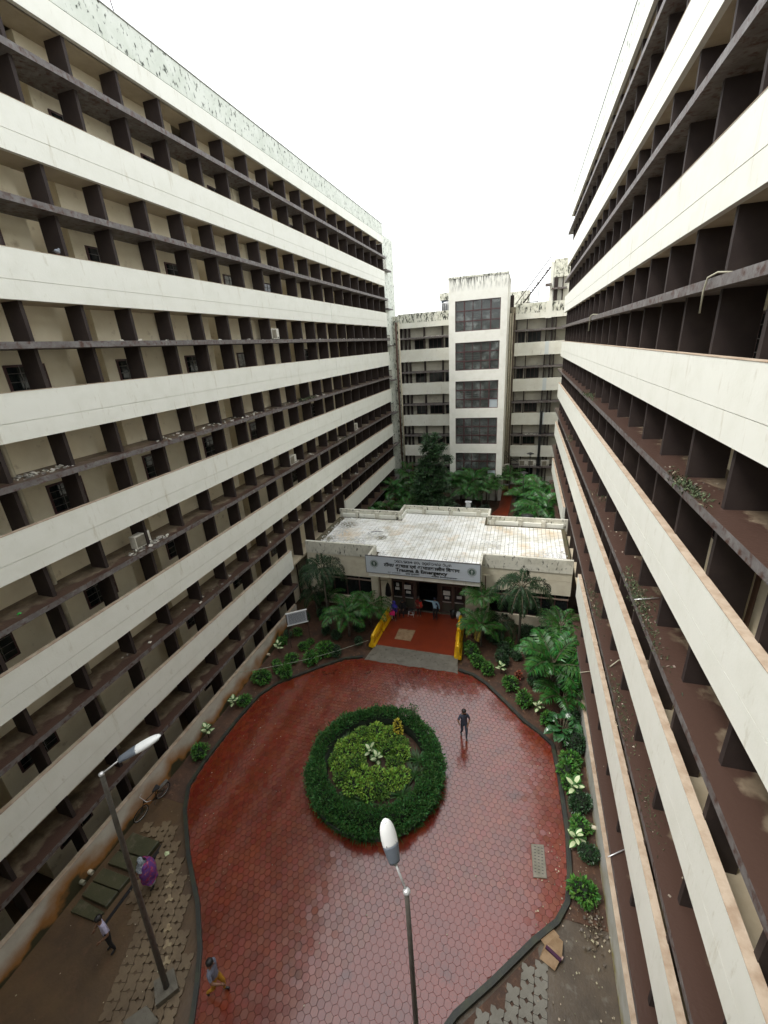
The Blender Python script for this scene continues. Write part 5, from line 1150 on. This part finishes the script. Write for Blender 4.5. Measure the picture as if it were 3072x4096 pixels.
ch = person('small child in bright red carried by the woman at the doorway', (-5.83, 24.0, 1.0), pi + .6, cloth('bright_red_top', (.50, .02, .012)), cloth('bright_red_pants', (.42, .02, .012)),
       dict(knl=(-.12, .22, .78), anl=(-.12, .16, .44), tol=(-.13, .24, .36), knr=(.12, .22, .78), anr=(.12, .16, .44), tor=(.13, .24, .36)), .72, barefoot=True)
ch.location.z = .78
PW = person('woman with royal blue headscarf and pale dupatta holding a hot pink handbag', (-7.5, 23.35, .12), pi - .2, cloth('royal_blue', (.02, .015, .16)), blk, dict(elr=(.25, .08, 1.12), wrr=(.14, .26, 1.02), wrl=(-.24, .1, .86)), 1.5, hair='bun', sleeves='long', scarf=cloth('blue_scarf', (.025, .018, .22)), barefoot=True)
b = MB(); b.quad([(.20, .10, 1.30), (.30, .06, 1.32), (.34, .10, .75), (.30, .14, .34), (.20, .16, .36)]); b.quad([(.30, .06, 1.32), (.34, .0, 1.25), (.38, .03, .7), (.34, .10, .75)]); b.box(.1, .16, .12, .16, .2, .55); b.build('dupatta', cloth('pale_dupatta', (.42, .38, .33)), PW)
HB_ = thing('handbag', 'hot pink handbag held by the woman in the blue headscarf', 'handbag', (-7.58, 23.10, .86))
b = MB(); b.prism([(-.17, -.05), (.17, -.05), (.17, .05), (-.17, .05)], -.13, .13, bev=.03); b.build('bag_body', cloth('hot_pink', (.62, .02, .16)), HB_); b = MB(); b.ring_tube([(-.1, 0, .12), (-.08, 0, .25), (.08, 0, .25), (.1, 0, .12)], .012, 6); b.build('strap', cloth('hot_pink', (.62, .02, .16)), HB_)
person('person in black clothes sitting by the left door beside the stool', (-7.15, 24.2, .12), pi, blk, blk, dict(pel=(0, -.1, .45), sp=(0, -.08, .64), ch=(0, -.02, .82), nk=(0, .03, .97), hb=(0, .06, 1.05), ht=(0, .08, 1.12), shl=(-.17, 0, .92), shr=(.17, 0, .92), ell=(-.25, .1, .68), elr=(.25, .1, .68), wrl=(-.15, .3, .58), wrr=(.15, .3, .58),
       hil=(-.09, -.05, .42), hir=(.09, -.05, .42), knl=(-.14, .36, .45), knr=(.14, .36, .45), anl=(-.14, .38, .09), anr=(.14, .38, .09), tol=(-.15, .52, .04), tor=(.15, .52, .04)), 1.68, sleeves='long')
b = MB(); b.box(-7.45, -6.85, 24.18, 24.5, .12, .52); tag(b.build('low_bench', brown), 'dark low box the black clothed person sits on', 'bench')

# ------------------------------------------------------------------ things at the entrance
def barrier(x0, y0, x1, y1, z, label, tilt=0.):
    a = atan2(y1 - y0, x1 - x0); L = math.hypot(x1 - x0, y1 - y0)
    T = thing('barrier', label, 'barrier', ((x0 + x1) / 2, (y0 + y1) / 2, z), a, 'yellow plastic barriers flanking the entrance'); T.rotation_euler = (tilt, 0, a)
    prof = [(-.22, 0), (.22, 0), (.22, .16), (.13, .28), (.10, .62), (.12, .78), (.09, .93), (.04, .98), (-.04, .98), (-.09, .93), (-.12, .78), (-.10, .62), (-.13, .28), (-.22, .16)]
    b = MB(); n = len(prof); rings = []
    for t, s in ((-.5, .8), (-.47, .97), (-.44, 1), (.44, 1), (.47, .97), (.5, .8)):
        k = len(b.v); rings.append(k); b.v += [(t * L, y * s, z_ * (s * .3 + .7)) for y, z_ in prof]
    for i in range(5):
        for k in range(n): b.f.append((rings[i] + k, rings[i + 1] + k, rings[i + 1] + (k + 1) % n, rings[i] + (k + 1) % n)); b.m.append(0); b.sm.append(False)
    b.f.append(tuple(rings[0] + k for k in range(n))); b.m.append(0); b.sm.append(False); b.f.append(tuple(rings[-1] + k for k in reversed(range(n)))); b.m.append(0); b.sm.append(False)
    b.build('barrier_body', yellow, T)
    b = MB(); b.ring_tube([(-L * .42, 0, .95), (-L * .2, 0, 1.02), (L * .2, 0, 1.02), (L * .42, 0, .95)], .055, 8); b.build('top_rail', yellow, T)
    for sg in (-1, 1):
        b = MB(); b.box(-L * .36, L * .36, sg * .1, sg * .135, .36, .40); b.box(-L * .36, L * .36, sg * .1, sg * .145, .66, .70); b.box(-L * .36, -L * .33, sg * .1, sg * .14, .40, .66); b.box(L * .33, L * .36, sg * .1, sg * .14, .40, .66); b.build('rib', mat('dark_yellow_plastic', (.55, .29, .01), .4), T)
    b = MB(); b.ring_tube([(L * .5, 0, .3), (L * .5, 0, .9)], .05, 8); b.build('hinge', yellow, T)
barrier(-8.2, 20.45, -8.15, 21.95, .03, 'yellow plastic barrier at the left front corner of the entrance floor', .14)
barrier(-8.1, 22.05, -8.0, 23.5, .12, 'yellow plastic barrier behind the left front one, towards the doors', .14)
barrier(-2.88, 20.5, -3.0, 22.0, .03, 'yellow plastic barrier at the right front corner of the entrance floor')
barrier(-3.02, 22.1, -3.1, 23.5, .12, 'yellow plastic barrier behind the right front one, towards the doors')
T = thing('stool', 'white framed stool with a black seat between the sitting person and the woman in red', 'stool', (-6.55, 24.15, .12))
b = MB(); b.prism([(-.17, -.15), (.17, -.15), (.17, .15), (-.17, .15)], .42, .47, bev=.02); b.build('seat', blackpl, T)
for sx in (-1, 1):
    for sy in (-1, 1): b = MB(); b.ring_tube([(sx * .14, sy * .12, .42), (sx * .19, sy * .17, 0)], .017, 6); b.build('leg', wcan, T)
b = MB(); b.ring_tube([(-.17, -.15, .15), (.17, -.15, .15), (.17, .15, .15), (-.17, .15, .15), (-.17, -.15, .15)], .012, 6); b.build('stretcher', wcan, T)
T = thing('bin', 'black plastic bin by the right hand doors', 'bin', (-3.75, 24.5, .12)); b = MB(); b.lathe([(.0, 0), (.16, 0), (.20, .5), (.17, .5), (.14, .05), (0, .05)], 16); b.build('bin_body', blackpl, T); b = MB(); b.lathe([(.2, .46), (.215, .48), (.2, .51)], 16); b.build('rim', blackpl, T)
T = thing('bucket', 'white plastic container right of the black bin', 'bucket', (-3.4, 24.45, .12)); b = MB(); b.lathe([(.0, 0), (.12, 0), (.16, .42), (.14, .42), (.11, .04), (0, .04)], 14); b.build('bucket_body', wcan, T); b = MB(); b.ring_tube([(-.15, 0, .4), (-.1, .05, .5), (.1, .05, .5), (.15, 0, .4)], .008, 5); b.build('handle', steel, T)
T = thing('jacket', 'black jacket hanging on the left entrance column', 'jacket', (-8.22, 24.5, 1.2)); b = MB(); b.lathe([(.03, 1.1), (.09, 1.0), (.16, .7), (.19, .4), (.22, .15), (.16, .02), (.02, 0)], 12, 0, (0, 0, 0), 1, .45)
for i, v in enumerate(b.v): a = atan2(v[1], v[0]); q = 1 + .12 * sin(a * 4 + v[2] * 2); b.v[i] = (v[0] * q, v[1] * q, v[2])
b.build('jacket_body', mat('black_shiny_cloth', (.01, .01, .012), .35), T); b = MB(); b.ring_tube([(0, 0, 1.1), (0, .05, 1.22), (-.6, .03, 1.2)], .012, 5); b.build('hanger_rail', brown, T)
for (x0, x1, l, c) in ((-7.0, -6.48, 'left flattened cardboard sheet on the entrance floor', (.22, .16, .09)), (-6.46, -5.95, 'right flattened cardboard sheet on the entrance floor', (.25, .19, .11))):
    b = MB(); sh_ = -.06; b.prism([(x0, 21.46), (x1, 21.43), (x1 + .06, 22.56), (x0 + .02, 22.52)], .125, .14); tag(b.build('cardboard', card), l, 'cardboard', 'cardboard sheets on the entrance floor')
T = thing('plant_pot', 'urn shaped pot on a pink stand behind the right barriers', 'pot', (-2.45, 22.75, 0)); b = MB(); b.lathe([(.0, .42), (.10, .42), (.19, .62), (.17, .72), (.20, .78), (.15, .78), (.1, .6), (0, .58)], 14); b.build('pot_bowl', mat('terracotta_grey', (.32, .24, .2), .7), T)
b = MB()
for k in range(3): a = k * 2.1; b.ring_tube([(.05 * cos(a), .05 * sin(a), .45), (.17 * cos(a), .17 * sin(a), 0)], .016, 5)
b.build('stand', cloth('pink_metal', (.45, .1, .15)), T)
T = thing('cable_drop', 'thin pale cable sagging from the left wing to the entrance barriers', 'cable'); b = MB()
A0, A1 = Vector((XL + .02, 15.6, 1.1)), Vector((-8.4, 20.5, .5)); b.ring_tube([A0.lerp(A1, k / 12) + Vector((0, 0, -.25 * sin(pi * k / 12))) for k in range(13)], .012, 5); b.build('cable', mat('pale_cable', (.3, .32, .25), .6), T)

# notice board in the left bed
T = thing('notice_board', 'pale printed notice board on two rusty posts in the left bed', 'notice board', (-12.72, 19.75, 0)); 
d = Vector((.56, 1.17, 0)); ang = .32; T.rotation_euler = (0, 0, .62)
for sx in (-.62, .62): b = MB(); b.box(sx - .03, sx + .03, -.03, .03, -.1, 2.5); b.build('post', mat('rusty_post', (.05, .028, .02), .8), T)
b = MB(); b.box(-.6, .6, -.06, -.03, 1.68, 2.5); b.build('board', mat('board_face', (.44, .47, .52), .5), T)
for z in (1.66, 2.52): b = MB(); b.box(-.66, .66, -.075, -.01, z - .025, z + .025); b.build('rail', lampwhite, T)
b = MB(); r = random.Random(3)
for q in range(11):
    z = 2.40 - q * .062; x = -.5
    while x < .5:
        w = r.uniform(.05, .16); b.box(x, min(x + w, .52), -.064, -.0605, z - .012, z + .012); x += w + .02
b.build('print', signink, T)

# ------------------------------------------------------------------ left corner: slabs, bicycle, drain spouts
def slab(poly, z0, z1, label, m=slabm, cat='concrete slab', grp='mossy concrete slabs along the left base wall'):
    b = MB(); b.prism(poly, z0, z1, bev=.015); return tag(b.build('concrete_slab', m), label, cat, grp)
slab([(-13.9, 6.98), (-12.62, 7.02), (-12.58, 7.62), (-13.86, 7.62)], -.02, .15, 'far mossy drain slab next to the bicycle')
slab([(-13.92, 6.5), (-12.66, 6.52), (-12.62, 6.98), (-13.9, 6.94)], -.02, .13, 'mossy slab second from the bicycle')
slab([(-13.95, 5.9), (-12.74, 5.92), (-12.70, 6.33), (-13.92, 6.33)], -.02, .15, 'mossy slab in the middle of the row by the wall')
slab([(-13.93, 5.45), (-12.76, 5.42), (-12.74, 5.88), (-13.93, 5.86)], -.02, .15, 'near mossy slab with a clean edge')
slab([(-13.9, 5.0), (-12.9, 5.02), (-12.75, 5.3), (-13.9, 5.38)], -.02, .08, 'broken mossy slab beside the man in lavender')
slab([(-9.95, 3.45), (-9.55, 3.9), (-8.95, 3.75), (-9.2, 3.2)], -.02, .06, 'pale grey slab behind the leaning lamp post', conc, 'concrete slab', None)
b = MB(); b.prism([(-12.54, 4.95), (-12.44, 4.95), (-12.36, 7.65), (-12.52, 7.65)], -.1, .0); tag(b.build('drain_gap', blackpl), kind='structure')
T = thing('concrete_cover', 'rectangular concrete drain cover with finger slots in the red paving', 'drain cover', (0, 0, 0))
b = MB(); b.prism([(1.10, 11.2), (1.16, 10.12), (1.60, 10.2), (1.53, 11.28)], -.02, .055, bev=.01); b.build('cover_plate', mat('cover_concrete', (.22, .20, .16), .5, (.15, .14, .10), 4), T)
for i in range(9):
    for j in range(3): b = MB(); x, y = 1.23 + j * .12, 10.3 + i * .105; b.box(x - .03, x + .03, y - .012, y + .012, .054, .058); b.build('slot', blackpl, T)
for y, l, m in ((6.05, 'pale drain spout low in the left base wall', pvc), (5.72, 'greyer drain spout low in the left base wall, nearer one', mat('grey_spout', (.25, .24, .17), .7)), (18.25, 'cream drain spout at the foot of the left wall in the flower bed', pvc)):
    T = thing('drain_spout', l, 'drain pipe', (XL, y, .26 if y < 10 else .2)); b = MB(); b.ring_tube([(-.05, 0, 0), (.16, 0, -.01)], .075, 12, cap=False); b.ring_tube([(.16, 0, -.01), (-.02, 0, 0)], .062, 12, cap=False); b.build('pipe', m, T); b = MB(); b.ring_tube([(.02, 0, 0), (.03, 0, 0)], .06, 10); b.build('bore', blackm, T)
T = thing('drain_spout', 'cream drain spout at the foot of the right wall near a bush', 'drain pipe', (XR, 12.2, .3)); b = MB(); b.ring_tube([(.05, 0, 0), (-.16, 0, 0)], .075, 12); b.build('pipe', pvc, T)
BK = thing('bicycle', 'dark bicycle leaning on the left base wall', 'bicycle', (-13.98, 8.75, 0), pi / 2); BK.rotation_euler = (0, radians(0), -pi / 2); BK.rotation_euler = Euler((radians(-12), 0, radians(-97)))
for sx, nme in ((-.52, 0), (.54, 0)):
    b = MB(); 
    b.ring_tube([(sx + .33 * cos(2 * pi * k / 24), 0, .345 + .33 * sin(2 * pi * k / 24)) for k in range(25)], .022, 6); W_ = b.build('wheel', tyre, BK)
    b = MB(); b.ring_tube([(sx + .30 * cos(2 * pi * k / 24), 0, .345 + .30 * sin(2 * pi * k / 24)) for k in range(25)], .009, 5); b.build('rim', steel, W_)
    b = MB()
    for k in range(12): a = 2 * pi * k / 12; b.ring_tube([(sx, 0, .345), (sx + .3 * cos(a), 0, .345 + .3 * sin(a))], .003, 3)
    b.ring_tube([(sx, -.05, .345), (sx, .05, .345)], .02, 6); b.build('spoke', grey_m, W_)
b = MB()
for p in ([(-.12, 0, .32), (-.22, 0, .86)], [(-.12, 0, .32), (.36, 0, .80)], [(-.2, 0, .80), (.36, 0, .84)], [(-.52, .05, .345), (-.2, .02, .78)], [(-.52, .05, .345), (-.12, .03, .32)], [(.34, 0, .95), (.40, 0, .72), (.54, .05, .345)], [(.40, 0, .72), (.54, -.05, .345)]): b.ring_tube(p, .016, 6)
b.build('frame', mat('black_enamel', (.015, .014, .014), .35), BK)
b = MB(); b.ring_tube([(.22, .27, .98), (.36, .2, 1.02), (.34, 0, .97), (.36, -.2, 1.02), (.22, -.27, .98)], .012, 6); b.build('handlebar', steel, BK)
b = MB(); b.prism([(-.36, -.09), (-.30, -.11), (-.08, -.03), (-.04, 0), (-.08, .03), (-.30, .11), (-.36, .09)], .88, .94, bev=.015); b.build('saddle', blackpl, BK)
b = MB(); b.box(-.78, -.3, -.07, .07, .70, .72); b.ring_tube([(-.74, 0, .70), (-.52, .06, .345)], .008, 4); b.build('carrier', grey_m, BK)
b = MB(); b.lathe([(.09, -.005), (.09, .005), (.0, .005)], 16); o = b.build('chainring', grey_m, BK); o.location = (-.12, -.05, .32); o.rotation_euler = (pi / 2, 0, 0)
for sg in (-1, 1): b = MB(); b.ring_tube([(-.12, sg * .06, .32), (-.12 + sg * .12, sg * .08, .32 - sg * .10), (-.12 + sg * .12, sg * .16, .32 - sg * .10)], .010, 5); b.build('pedal', blackpl, BK)
# litter
def scrap(x, y, z, s, m, label, cat='litter', name='wrapper', group=None, n=5, h=.02):
    b = MB(); r = random.Random(int(x * 100 + y * 10)); P = [(s * r.uniform(.6, 1) * cos(2 * pi * k / n), s * r.uniform(.4, 1) * sin(2 * pi * k / n)) for k in range(n)]; c = (0, 0, h * 2)
    for k in range(n): a, q = P[k], P[(k + 1) % n]; b.quad([(a[0], a[1], 0), (q[0], q[1], r.uniform(0, h)), c])
    o = b.build(name, m); o.location = (x, y, z); tag(o, label, cat, group); return o
scrap(-12.03, 7.39, .03, .13, mat('lime_wrapper', (.55, .62, .35), .5), 'pale green and white wrapper on the mud behind the woman in purple')
scrap(-9.95, 19.35, .02, .12, mat('orange_scrap', (.6, .35, .22), .6), 'small pale orange scrap on the red paving near the left kerb')
b = MB(); r = random.Random(51)
for _ in range(420):
    reg = r.random()
    if reg < .30: x, y = r.uniform(-13.9, -9), r.uniform(2.5, 20)
    elif reg < .72: x, y = r.uniform(1.2, 3.2), r.uniform(4, 12)
    else: x, y = r.uniform(-12.5, 2), r.uniform(5, 19.5)
    if (x - cx0) ** 2 + (y - cy0) ** 2 < 9.5: continue
    s = r.uniform(.008, .03) * (1.3 if reg >= .3 and reg < .72 else 1); a = r.uniform(0, 6.28)
    b.quad([(x + s * cos(a + q * 1.57) * r.uniform(.6, 1), y + s * sin(a + q * 1.57), .014 + r.uniform(0, .012)) for q in range(4)])
b.build('litter', litm, kind='stuff')
b = MB(); r = random.Random(52)
for _ in range(110):
    x, y = r.gauss(2.95, .18), r.gauss(9.2, .35); s = r.uniform(.012, .045); a = r.uniform(0, 6.28)
    b.box(-s, s, -s * .7, s * .7, 0, s * .5, 0 if r.random() < .6 else 1, M=Matrix.Translation((x, y, .02 + r.uniform(0, .08))) @ Euler((r.uniform(-.6, .6), r.uniform(-.6, .6), a)).to_matrix().to_4x4())
b.build('wet_rubbish', [MATS['wet_grime'], MATS['dull_rubble'] if 'dull_rubble' in MATS else litm], kind='stuff')
CB = thing('cardboard_box', 'soggy collapsed cardboard box at the edge of the hollow pavers', 'cardboard box', (1.6, 8.2, .03), -.5)
b = MB(); b.quad([(-.42, .1, .02), (-.1, .02, .05), (.05, .55, .03), (-.25, .62, .01)]); b.quad([(-.15, -.35, .02), (.3, -.3, .03), (.32, .1, .16), (-.1, .1, .14)]); b.quad([(-.1, .1, .14), (.32, .1, .16), (.18, .5, .04), (-.05, .5, .06)]); b.quad([(-.15, -.35, .02), (-.1, .1, .14), (-.2, .08, .0)]); b.build('flap', card, CB)
b = MB(); b.box(-.12, .34, -.06, .02, .1, .19, 0); b.box(-.10, .36, .02, .12, .08, .13, 1); b.build('wad', [cloth('plum_rag', (.05, .012, .04)), mat('pink_rag', (.42, .28, .24), .8)], CB)

# ------------------------------------------------------------------ things on the ledges
def ac_unit(loc, rz, label, s=1., tiltz=0., group='air conditioner outdoor units'):
    T = thing('ac_unit', label, 'air conditioner', loc, rz, group)
    b = MB(); b.box(-.42, .42, -.16, .16, .04, .62); b.build('casing', acwhite, T)
    b = MB(); b.box(-.36, .12, -.172, -.158, .09, .57, 0); b.build('grille_panel', acfan, T)
    b = MB()
    for q in (.05, .1, .15, .2): b.ring_tube([(-.12 + q * cos(2 * pi * k / 16), -.178, .33 + q * sin(2 * pi * k / 16)) for k in range(17)], .007, 4)
    b.build('fan_guard', mat('ac_guard', (.30, .27, .2), .6), T)
    b = MB(); b.box(.2, .36, -.164, -.161, .1, .15); b.box(.24, .32, -.164, -.161, .3, .32); b.build('badge', mat('ac_badge', (.03, .03, .03), .5), T)
    for sx in (-.3, .3): b = MB(); b.box(sx - .04, sx + .04, -.17, .17, 0, .04); b.build('foot', grey_m, T)
    if s != 1: T.scale = (s, s, s)
    return T
LZ = lambda j: 2.61 + 3.9 * j
ac_unit((XL - .35, 12.25, LZ(2)), pi / 2 + .0, 'dirty white air conditioner on a left wing ledge among dry rubble, nearest one', .9)
ac_unit((XL - .30, 24.9, LZ(4)), pi / 2, 'small white air conditioner on the left wing ledge at eye height', 1.0)
ac_unit((XL - .35, 25.0, LZ(2) ), pi / 2, 'air conditioner with a dark fan on a left wing ledge, middle distance')
ac_unit((XL - .35, 37.0, LZ(2)), pi / 2, 'pale air conditioner far along a left wing ledge, near the rear corner')
ac_unit((-11.2, YB + .1, LZ(0)), 0, 'air conditioner on the rear building ledge behind the tree, left part'); ac_unit((-9.3, YB + .1, LZ(0)), 0, 'air conditioner beside the tower on the rear ledge, left part')
for x, l in ((.45, 'leftmost of the three air conditioners low on the right rear ledge'), (1.45, 'middle one of three air conditioners low on the right rear ledge'), (2.95, 'rightmost of the three air conditioners low on the right rear ledge')): ac_unit((x, YB + .05, LZ(0)), 0 if x < 2 else .4, l, 1.15)
ac_unit((-1.6, YB - .5, LZ(0) - .4), .9, 'air conditioner hung in the corner between tower and rear wall', 1.1)
def debris(name, boxes, seed, m, size, label=None, flat=.4):
    r = random.Random(seed); b = MB()
    for (x0, x1, y0, y1, z, n) in boxes:
        for _ in range(n):
            s = r.uniform(*size); x, y = r.uniform(x0, x1), r.uniform(y0, y1)
            b.box(-s, s, -s * r.uniform(.4, 1), s * .6, -s * .1, s * flat, M=Matrix.Translation((x, y, z + s * .15)) @ Euler((r.uniform(-.4, .4), r.uniform(-.4, .4), r.uniform(0, 3))).to_matrix().to_4x4())
    return b.build(name, m, kind='stuff')
lx = lambda d0, d1: (XL - d1, XL - d0)
debris('ledge_rubble', [(*lx(.1, .9), 8.6, 10.4, LZ(3), 60), (*lx(-.05, .35), 11.4, 13.4, LZ(2), 70), (*lx(-.05, .8), 14, 20, LZ(3), 40), (*lx(-.05, .6), 20, 32, LZ(3), 60), (*lx(0, .7), 24, 40, LZ(2), 60), (*lx(0, .7), 28, 46, LZ(1), 60), (*lx(0, .5), 12, 46, LZ(4), 60), (*lx(0, .5), 10, 46, LZ(1), 40)], 61, rubm, (.02, .075))
rx = lambda d0, d1: (XR + d0, XR + d1)
debris('ledge_rubble', [(*rx(-.1, .8), 9.5, 11.5, LZ(3), 30), (*rx(-.1, .5), 9, 20, LZ(2), 40), (*rx(-.1, .6), 10, 32, LZ(1), 45), (*rx(-.1, .6), 12, 40, LZ(0), 30), (*rx(-.1, .6), 20, 46, LZ(3), 30), (*rx(0, .8), 6, 12, LZ(1), 16)], 62, mat('dull_rubble', (.26, .22, .17), .7, island=.6), (.010, .030))
debris('ledge_rubble', [(.2, 2.0, YB - .2, YB + .3, LZ(1), 90), (-11.5, -9, YB - .2, YB + .3, LZ(4), 50)], 63, rubm, (.03, .09))
def weeds(spots, seed, name='ledge_weeds'):
    r = random.Random(seed); b = MB()
    for (x, y, z, sx, sy, n, L) in spots:
        for _ in range(n):
            p = Vector((x + r.gauss(0, sx), y + r.gauss(0, sy), z)); a = r.uniform(0, 6.28); e = r.uniform(.2, 1.3)
            b.leaf(p, Vector((cos(a) * cos(e), sin(a) * cos(e), sin(e))), Vector((0, 0, 1)), L * r.uniform(.5, 1.3), L * .3, 0 if r.random() < .92 else 1)
    b.build(name, [weedm, litm], kind='stuff')
weeds([(XR - .05, 10.1, LZ(3), .10, .45, 200, .12), (XR - .02, 9.4, LZ(3), .08, .35, 120, .10), (XR - .02, 25.4, LZ(3), .12, .8, 160, .14), (XR - .02, 12.3, LZ(2), .10, .6, 260, .10), (XR - .05, 10.9, LZ(2), .08, .9, 260, .09), (XR + .15, 11.9, LZ(2), .2, .5, 150, .08), (XR + .02, 18, LZ(1), .12, .9, 220, .1), (XR, 11.8, LZ(1), .1, .8, 220, .09), (XR + .1, 8.6, LZ(1), .12, .5, 90, .07), (XR + .1, 33, LZ(2), .2, .8, 150, .12), (XR + .3, 20.5, LZ(2), .2, .6, 120, .1)], 71)
weeds([(XL + .02, 27.5, LZ(3), .1, .5, 180, .22), (XL + .03, 24.9, LZ(4), .04, .6, 60, .09), (XL, 29, LZ(5), .05, 1.0, 80, .12), (XL - .3, 12.2, LZ(2), .2, .5, 200, .08), (XL, 33, LZ(2), .1, 1.0, 120, .12), (XL - .1, 40, LZ(1), .2, 1.5, 160, .13), (XL - .2, 15.5, LZ(1), .2, .6, 120, .07)], 72)
def hanging(pts, r_, m, label, name='hanging_cable', cat='cable'):
    b = MB(); b.ring_tube(pts, r_, 6); return tag(b.build(name, m), label, cat)
palec = mat('pale_hose', (.38, .36, .27), .6)
x_ = XR - .15
hanging([(XR + .3, 10.2, 18.24), (XR - .1, 10.25, 18.28), (x_ - .04, 10.42, 18.22), (x_ - .05, 10.5, 18.0), (x_ - .04, 10.52, 17.62)], .018, palec, 'pale hose hanging over the right wing ledge, nearest one')
hanging([(XR + .3, 26.5, 18.24), (XR - .1, 26.6, 18.28), (x_ - .04, 26.8, 18.22), (x_ - .05, 26.9, 17.5)], .03, palec, 'pale hose hanging over the right wing ledge, far one')
hanging([(x_ - .1, 9.7, 2.68), (XR + .35, 10.1, 2.7)], .018, steel, 'short steel rod lying across the lowest right ledge', 'steel_rod', 'rod')
hanging([(x_, 11.7, 10.45), (XR + .5, 11.9, 10.46)], .014, steel, 'thin steel rod lying across a right ledge beside weeds', 'steel_rod', 'rod')
hanging([(x_ - .05, 17.75, 2.68), (XR + .3, 17.9, 2.72), (XR + .5, 18.1, 2.68)], .018, palec, 'pale bent pipe across the lowest right ledge above the palms', 'steel_rod', 'rod')
hanging([(XR - .02, 13.6, 6.56), (XR + .3, 13.9, 6.66), (XR + .7, 14.0, 6.58)], .018, palec, 'curved pale pipe across the second right ledge', 'steel_rod', 'rod')
hanging([(XL + .05, 16.75, 28.85), (XL + .05, 16.5, 29.8), (XL + .0, 16.3, 30.8)], .018, grey_m, 'thin lightning rod on the left wing roof edge', 'lightning_rod', 'rod')
o = scrap(XL - .25, 7.35, LZ(2) + .02, .09, mat('green_bag', (.03, .42, .06), .4), 'crumpled bright green bag on a left wing ledge', 'bag', 'plastic_bag', h=.03)
o = scrap(XL - .25, 22.2, LZ(4) + .02, .16, rubm, 'flat white chunk lying on the left ledge near the air conditioner', 'rubble', 'plaster_chunk', h=.03)
T = thing('vent_box', 'small grey metal vent box standing on the rear parapet of the block', 'vent', (-3.75, 32.9, 4.93)); b = MB(); b.box(-.18, .18, -.12, .12, 0, .42); b.build('box', mat('grey_vent', (.4, .41, .42), .5), T); b = MB(); b.box(-.25, .25, -.17, .17, .42, .47); b.build('lid', mat('grey_vent', (.4, .41, .42), .5), T)
b = MB(); b.ring_tube([(-10.5, 28.1, FLR + .03), (-10.1, 28.25, FLR + .05), (-9.6, 28.3, FLR + .03)], .02, 5); tag(b.build('stick', brown), 'dark stick lying on the white tiled roof', 'stick')
for k, pts in enumerate(([(-1.7, YB - .4, 4.6), (-.9, YB - .3, 3.6), (-.2, YB - .2, 3.1)], [(-1.7, YB - .4, 4.0), (-1.1, YB - .3, 3.3), (-.1, YB - .2, 3.5)])):
    hanging(pts, .04, blackpl, ('thick black cable bundle below the tower corner, upper one', 'thick black cable bundle below the tower corner, lower one')[k])
RP = thing('fire_pipe', 'dark red hydrant pipes in the far left garden corner', 'pipe'); b = MB(); b.ring_tube([(-14.0, 53.2, 0), (-14.0, 53.2, 3.0), (-13.3, 53.2, 3.0), (-13.3, 53.2, 0)], .08, 8); b.build('pipe', mat('red_pipe', (.13, .01, .012), .5), RP)

PG = thing('pigeon', 'small grey pigeon perched on a white band of the left wing', 'bird', (XL - .08, 12.05, 20.75), .4)
b = MB(); ico(b, (0, 0, .12), .065, .13, .065, 0, 8, None, 0); ico(b, (0, .12, .20), .035, .04, .038, 0, 6, None, 0); b.ring_tube([(0, .07, .14), (0, .12, .19)], .035, 6); b.ring_tube([(0, .155, .20), (0, .185, .19)], [.009, .003], 5); b.build('body', mat('pigeon_grey', (.22, .24, .27), .7), PG)
b = MB(); b.quad([(-.03, -.08, .13), (.03, -.08, .13), (.035, -.24, .08), (-.035, -.24, .08)]); b.build('tail', mat('pigeon_dark', (.06, .065, .075), .7), PG)
for sg in (-1, 1): b = MB(); b.ring_tube([(sg * .025, 0, .07), (sg * .025, .01, 0), (sg * .025, .04, 0)], .006, 5); b.build('leg', mat('pink_leg', (.4, .12, .1), .6), PG)
# two or three neighbours that would share a label are told apart by their place
same = {}
for o in C.objects:
    if o.parent is None and 'label' in o: same.setdefault(o['label'], []).append(o)
for l, os_ in same.items():
    if len(os_) > 1:
        os_.sort(key=lambda o: o.location.x)
        names = {2: ['left one', 'right one'], 3: ['left one', 'middle one', 'right one'], 4: ['leftmost', 'second from left', 'third from left', 'rightmost']}.get(len(os_))
        if names:
            for o, n in zip(os_, names): o['label'] = l + ', ' + n
